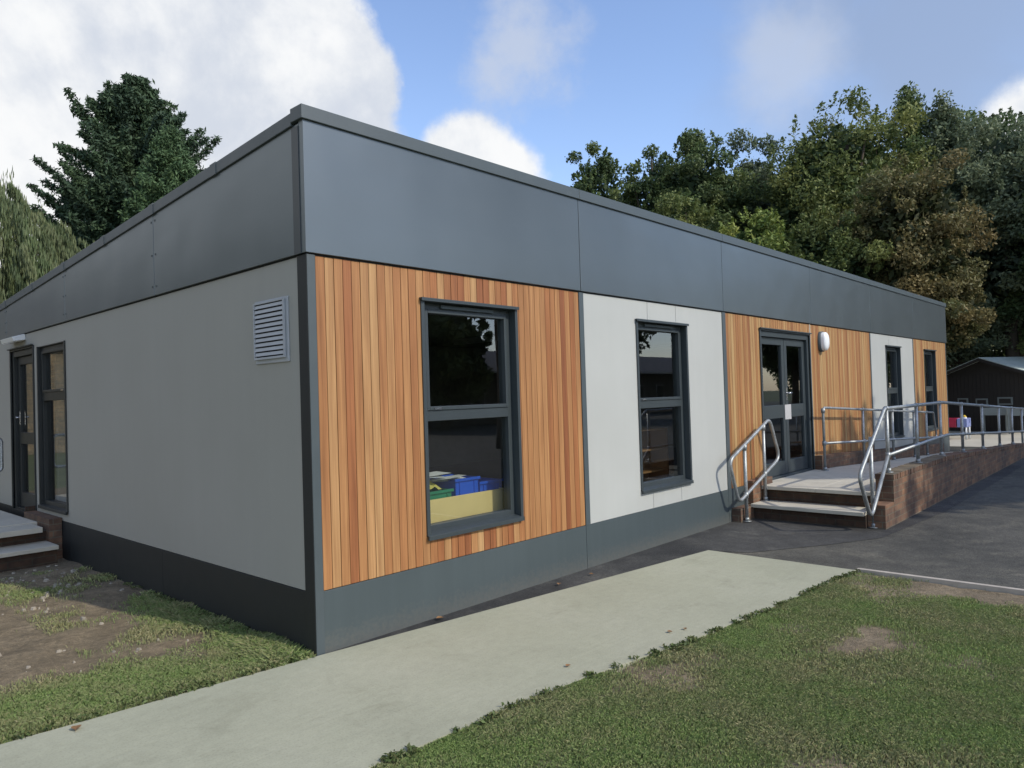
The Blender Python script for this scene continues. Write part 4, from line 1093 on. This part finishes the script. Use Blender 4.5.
# ------------------------------------------------------------------ world
world = bpy.data.worlds.new('World'); scn.world = world; world.use_nodes = True
nt = world.node_tree; N = nt.nodes; Lk = nt.links
for n in list(N): N.remove(n)
out = N.new('ShaderNodeOutputWorld'); bg = N.new('ShaderNodeBackground'); Lk.new(bg.outputs[0], out.inputs[0])
SUN_EL, SUN_AZ = 38., -80.     # azimuth: math angle of the direction towards the sun
sky = N.new('ShaderNodeTexSky'); sky.sky_type = 'NISHITA'; sky.sun_disc = False; sky.sun_elevation = R(SUN_EL); sky.sun_rotation = R(90 - SUN_AZ)
sky.air_density = 1.; sky.dust_density = .6; sky.ozone_density = 1.5; sky.altitude = 50
def wm(op, a, b=0., c=None):
    n = N.new('ShaderNodeMath'); n.operation = op
    for i, v in enumerate((a, b, c)):
        if v is None: continue
        if isinstance(v, bpy.types.NodeSocket): Lk.new(v, n.inputs[i])
        else: n.inputs[i].default_value = v
    return n.outputs[0]
def smooth(v, a, b):
    n = N.new('ShaderNodeMapRange'); n.interpolation_type = 'SMOOTHSTEP'; Lk.new(v, n.inputs[0]); n.inputs[1].default_value = a; n.inputs[2].default_value = b; return n.outputs[0]
tc = N.new('ShaderNodeTexCoord'); D = tc.outputs['Generated']
def wnoise(sc, det, ro, off=(0, 0, 0), dist=0.):
    mp = N.new('ShaderNodeMapping'); Lk.new(D, mp.inputs[0]); mp.inputs['Location'].default_value = off
    n = N.new('ShaderNodeTexNoise'); Lk.new(mp.outputs[0], n.inputs['Vector']); n.inputs['Scale'].default_value = sc; n.inputs['Detail'].default_value = det; n.inputs['Roughness'].default_value = ro; n.inputs['Distortion'].default_value = dist
    return n.outputs['Fac']
nz = wnoise(7, 9, .6); nz2 = wnoise(22, 6, .6, (3, 1, 2)); nz3 = wnoise(3.2, 6, .55, (9, 2, 4), 1.)
def blob(d, rad, soft=.35):
    v = N.new('ShaderNodeVectorMath'); v.operation = 'DISTANCE'; Lk.new(D, v.inputs[0])
    dd = Vector(d).normalized(); v.inputs[1].default_value = dd
    q = wm('DIVIDE', v.outputs['Value'], rad); return wm('SUBTRACT', 1., q)      # 1 centre, 0 at rad
big = None
for d, r_ in [((.336, .854, .36), .26), ((.25, .92, .30), .27), ((.41, .83, .375), .20), ((.49, .775, .38), .125), ((.50, .80, .30), .14), ((.10, .95, .30), .3), ((-.3, .9, .3), .45), ((-.75, .55, .3), .45), ((.30, .915, .25), .2)]:  # includes unseen clouds added to whiten light on the left end
    b = blob(d, r_); big = b if big is None else wm('MAXIMUM', big, b)
dn = wm('ADD', wm('MULTIPLY', wm('SUBTRACT', nz, .5), .55), wm('MULTIPLY', wm('SUBTRACT', nz2, .5), .16))
m_big = smooth(wm('ADD', big, wm('MULTIPLY', dn, 1.15)), .0, .17)
sm = None
for d, r_ in [((.668, .672, .305), .075), ((.70, .65, .285), .07), ((.962, .10, .272), .06)]:
    b = blob(d, r_); sm = b if sm is None else wm('MAXIMUM', sm, b)
m_small = smooth(wm('ADD', sm, wm('MULTIPLY', dn, 1.9)), .0, .38)
# thin veils
v1 = smooth(wm('ADD', wm('MAXIMUM', blob((.676, .589, .442), .12), blob((.66, .62, .40), .09)), wm('MULTIPLY', dn, 4.)), .15, 1.0)
v2 = smooth(wm('ADD', blob((.91, .20, .37), .34), wm('MULTIPLY', wm('SUBTRACT', nz3, .5), 1.4)), .1, .9)
v3 = smooth(wm('ADD', blob((.86, .32, .385), .10), wm('MULTIPLY', wm('SUBTRACT', nz, .5), 1.6)), .1, .9)
# random clouds elsewhere (behind the viewer)
sepd = N.new('ShaderNodeSeparateXYZ'); Lk.new(D, sepd.inputs[0])
behind = smooth(wm('ADD', wm('MULTIPLY', sepd.outputs[0], -.7), wm('MULTIPLY', sepd.outputs[1], -.7)), .1, .5)
m_back = wm('MULTIPLY', smooth(nz3, .46, .62), wm('MULTIPLY', behind, .8))
thin = wm('MAXIMUM', wm('MULTIPLY', v1, .75), wm('MULTIPLY', v3, .6))
skyb = N.new('ShaderNodeVectorMath'); skyb.operation = 'MULTIPLY'; Lk.new(sky.outputs[0], skyb.inputs[0]); skyb.inputs[1].default_value = (2.47, 2.4, 2.53)
def cmix(f, a, b):
    n = N.new('ShaderNodeMix'); n.data_type = 'RGBA'; Lk.new(f, n.inputs[0])
    for i, v in ((6, a), (7, b)):
        if isinstance(v, bpy.types.NodeSocket): Lk.new(v, n.inputs[i])
        else: n.inputs[i].default_value = (*v, 1)
    return n.outputs[2]
SS = .1
c0 = cmix(wm('MULTIPLY', v2, .75), skyb.outputs[0], (3.3, 4.2, 6.0)); c1 = cmix(thin, c0, (6.0 , 6.6, 7.8))
shade = smooth(wm('ADD', wm('MULTIPLY', wm('SUBTRACT', nz3, .5), 1.2), wm('MULTIPLY', wm('SUBTRACT', nz, .5), 1.1)), -.28, .16)
cloudc = cmix(shade, (6.6, 7.1, 8.0), (9.6, 9.7, 9.8))
c2 = cmix(wm('MAXIMUM', m_big, wm('MAXIMUM', m_small, m_back)), c1, cloudc)
Lk.new(c2, bg.inputs[0]); bg.inputs[1].default_value = SS

sun = bpy.data.lights.new('sun', 'SUN'); sun.energy = 3.2; sun.angle = R(.6); sun.color = (1., .92, .79)
so = bpy.data.objects.new('sun', sun); COL.objects.link(so)
d = Vector((math.cos(R(SUN_AZ)) * math.cos(R(SUN_EL)), math.sin(R(SUN_AZ)) * math.cos(R(SUN_EL)), math.sin(R(SUN_EL))))
so.rotation_euler = d.to_track_quat('Z', 'Y').to_euler()

# ------------------------------------------------------------------ camera
cam = bpy.data.cameras.new('camera'); co = bpy.data.objects.new('camera', cam); COL.objects.link(co)
cam.sensor_width = 36; cam.lens = 25.6029; cam.clip_end = 2000; cam.clip_start = .05
fw = Vector((0.73681526, 0.67586583, 0.01756852)); rt = Vector((0.67604704, -0.73620849, -0.03094274)); up = Vector((0.00797904, -0.03467623, 0.99936675))
mt = Matrix(((rt.x, up.x, -fw.x, -2.67302), (rt.y, up.y, -fw.y, -4.28041), (rt.z, up.z, -fw.z, 1.67186), (0, 0, 0, 1)))
co.matrix_world = mt
scn.camera = co
scn.view_settings.view_transform = 'Standard'; scn.view_settings.look = 'None'; scn.view_settings.exposure = 0
scn.render.engine = 'CYCLES'; scn.cycles.max_bounces = 6; scn.cycles.transparent_max_bounces = 10
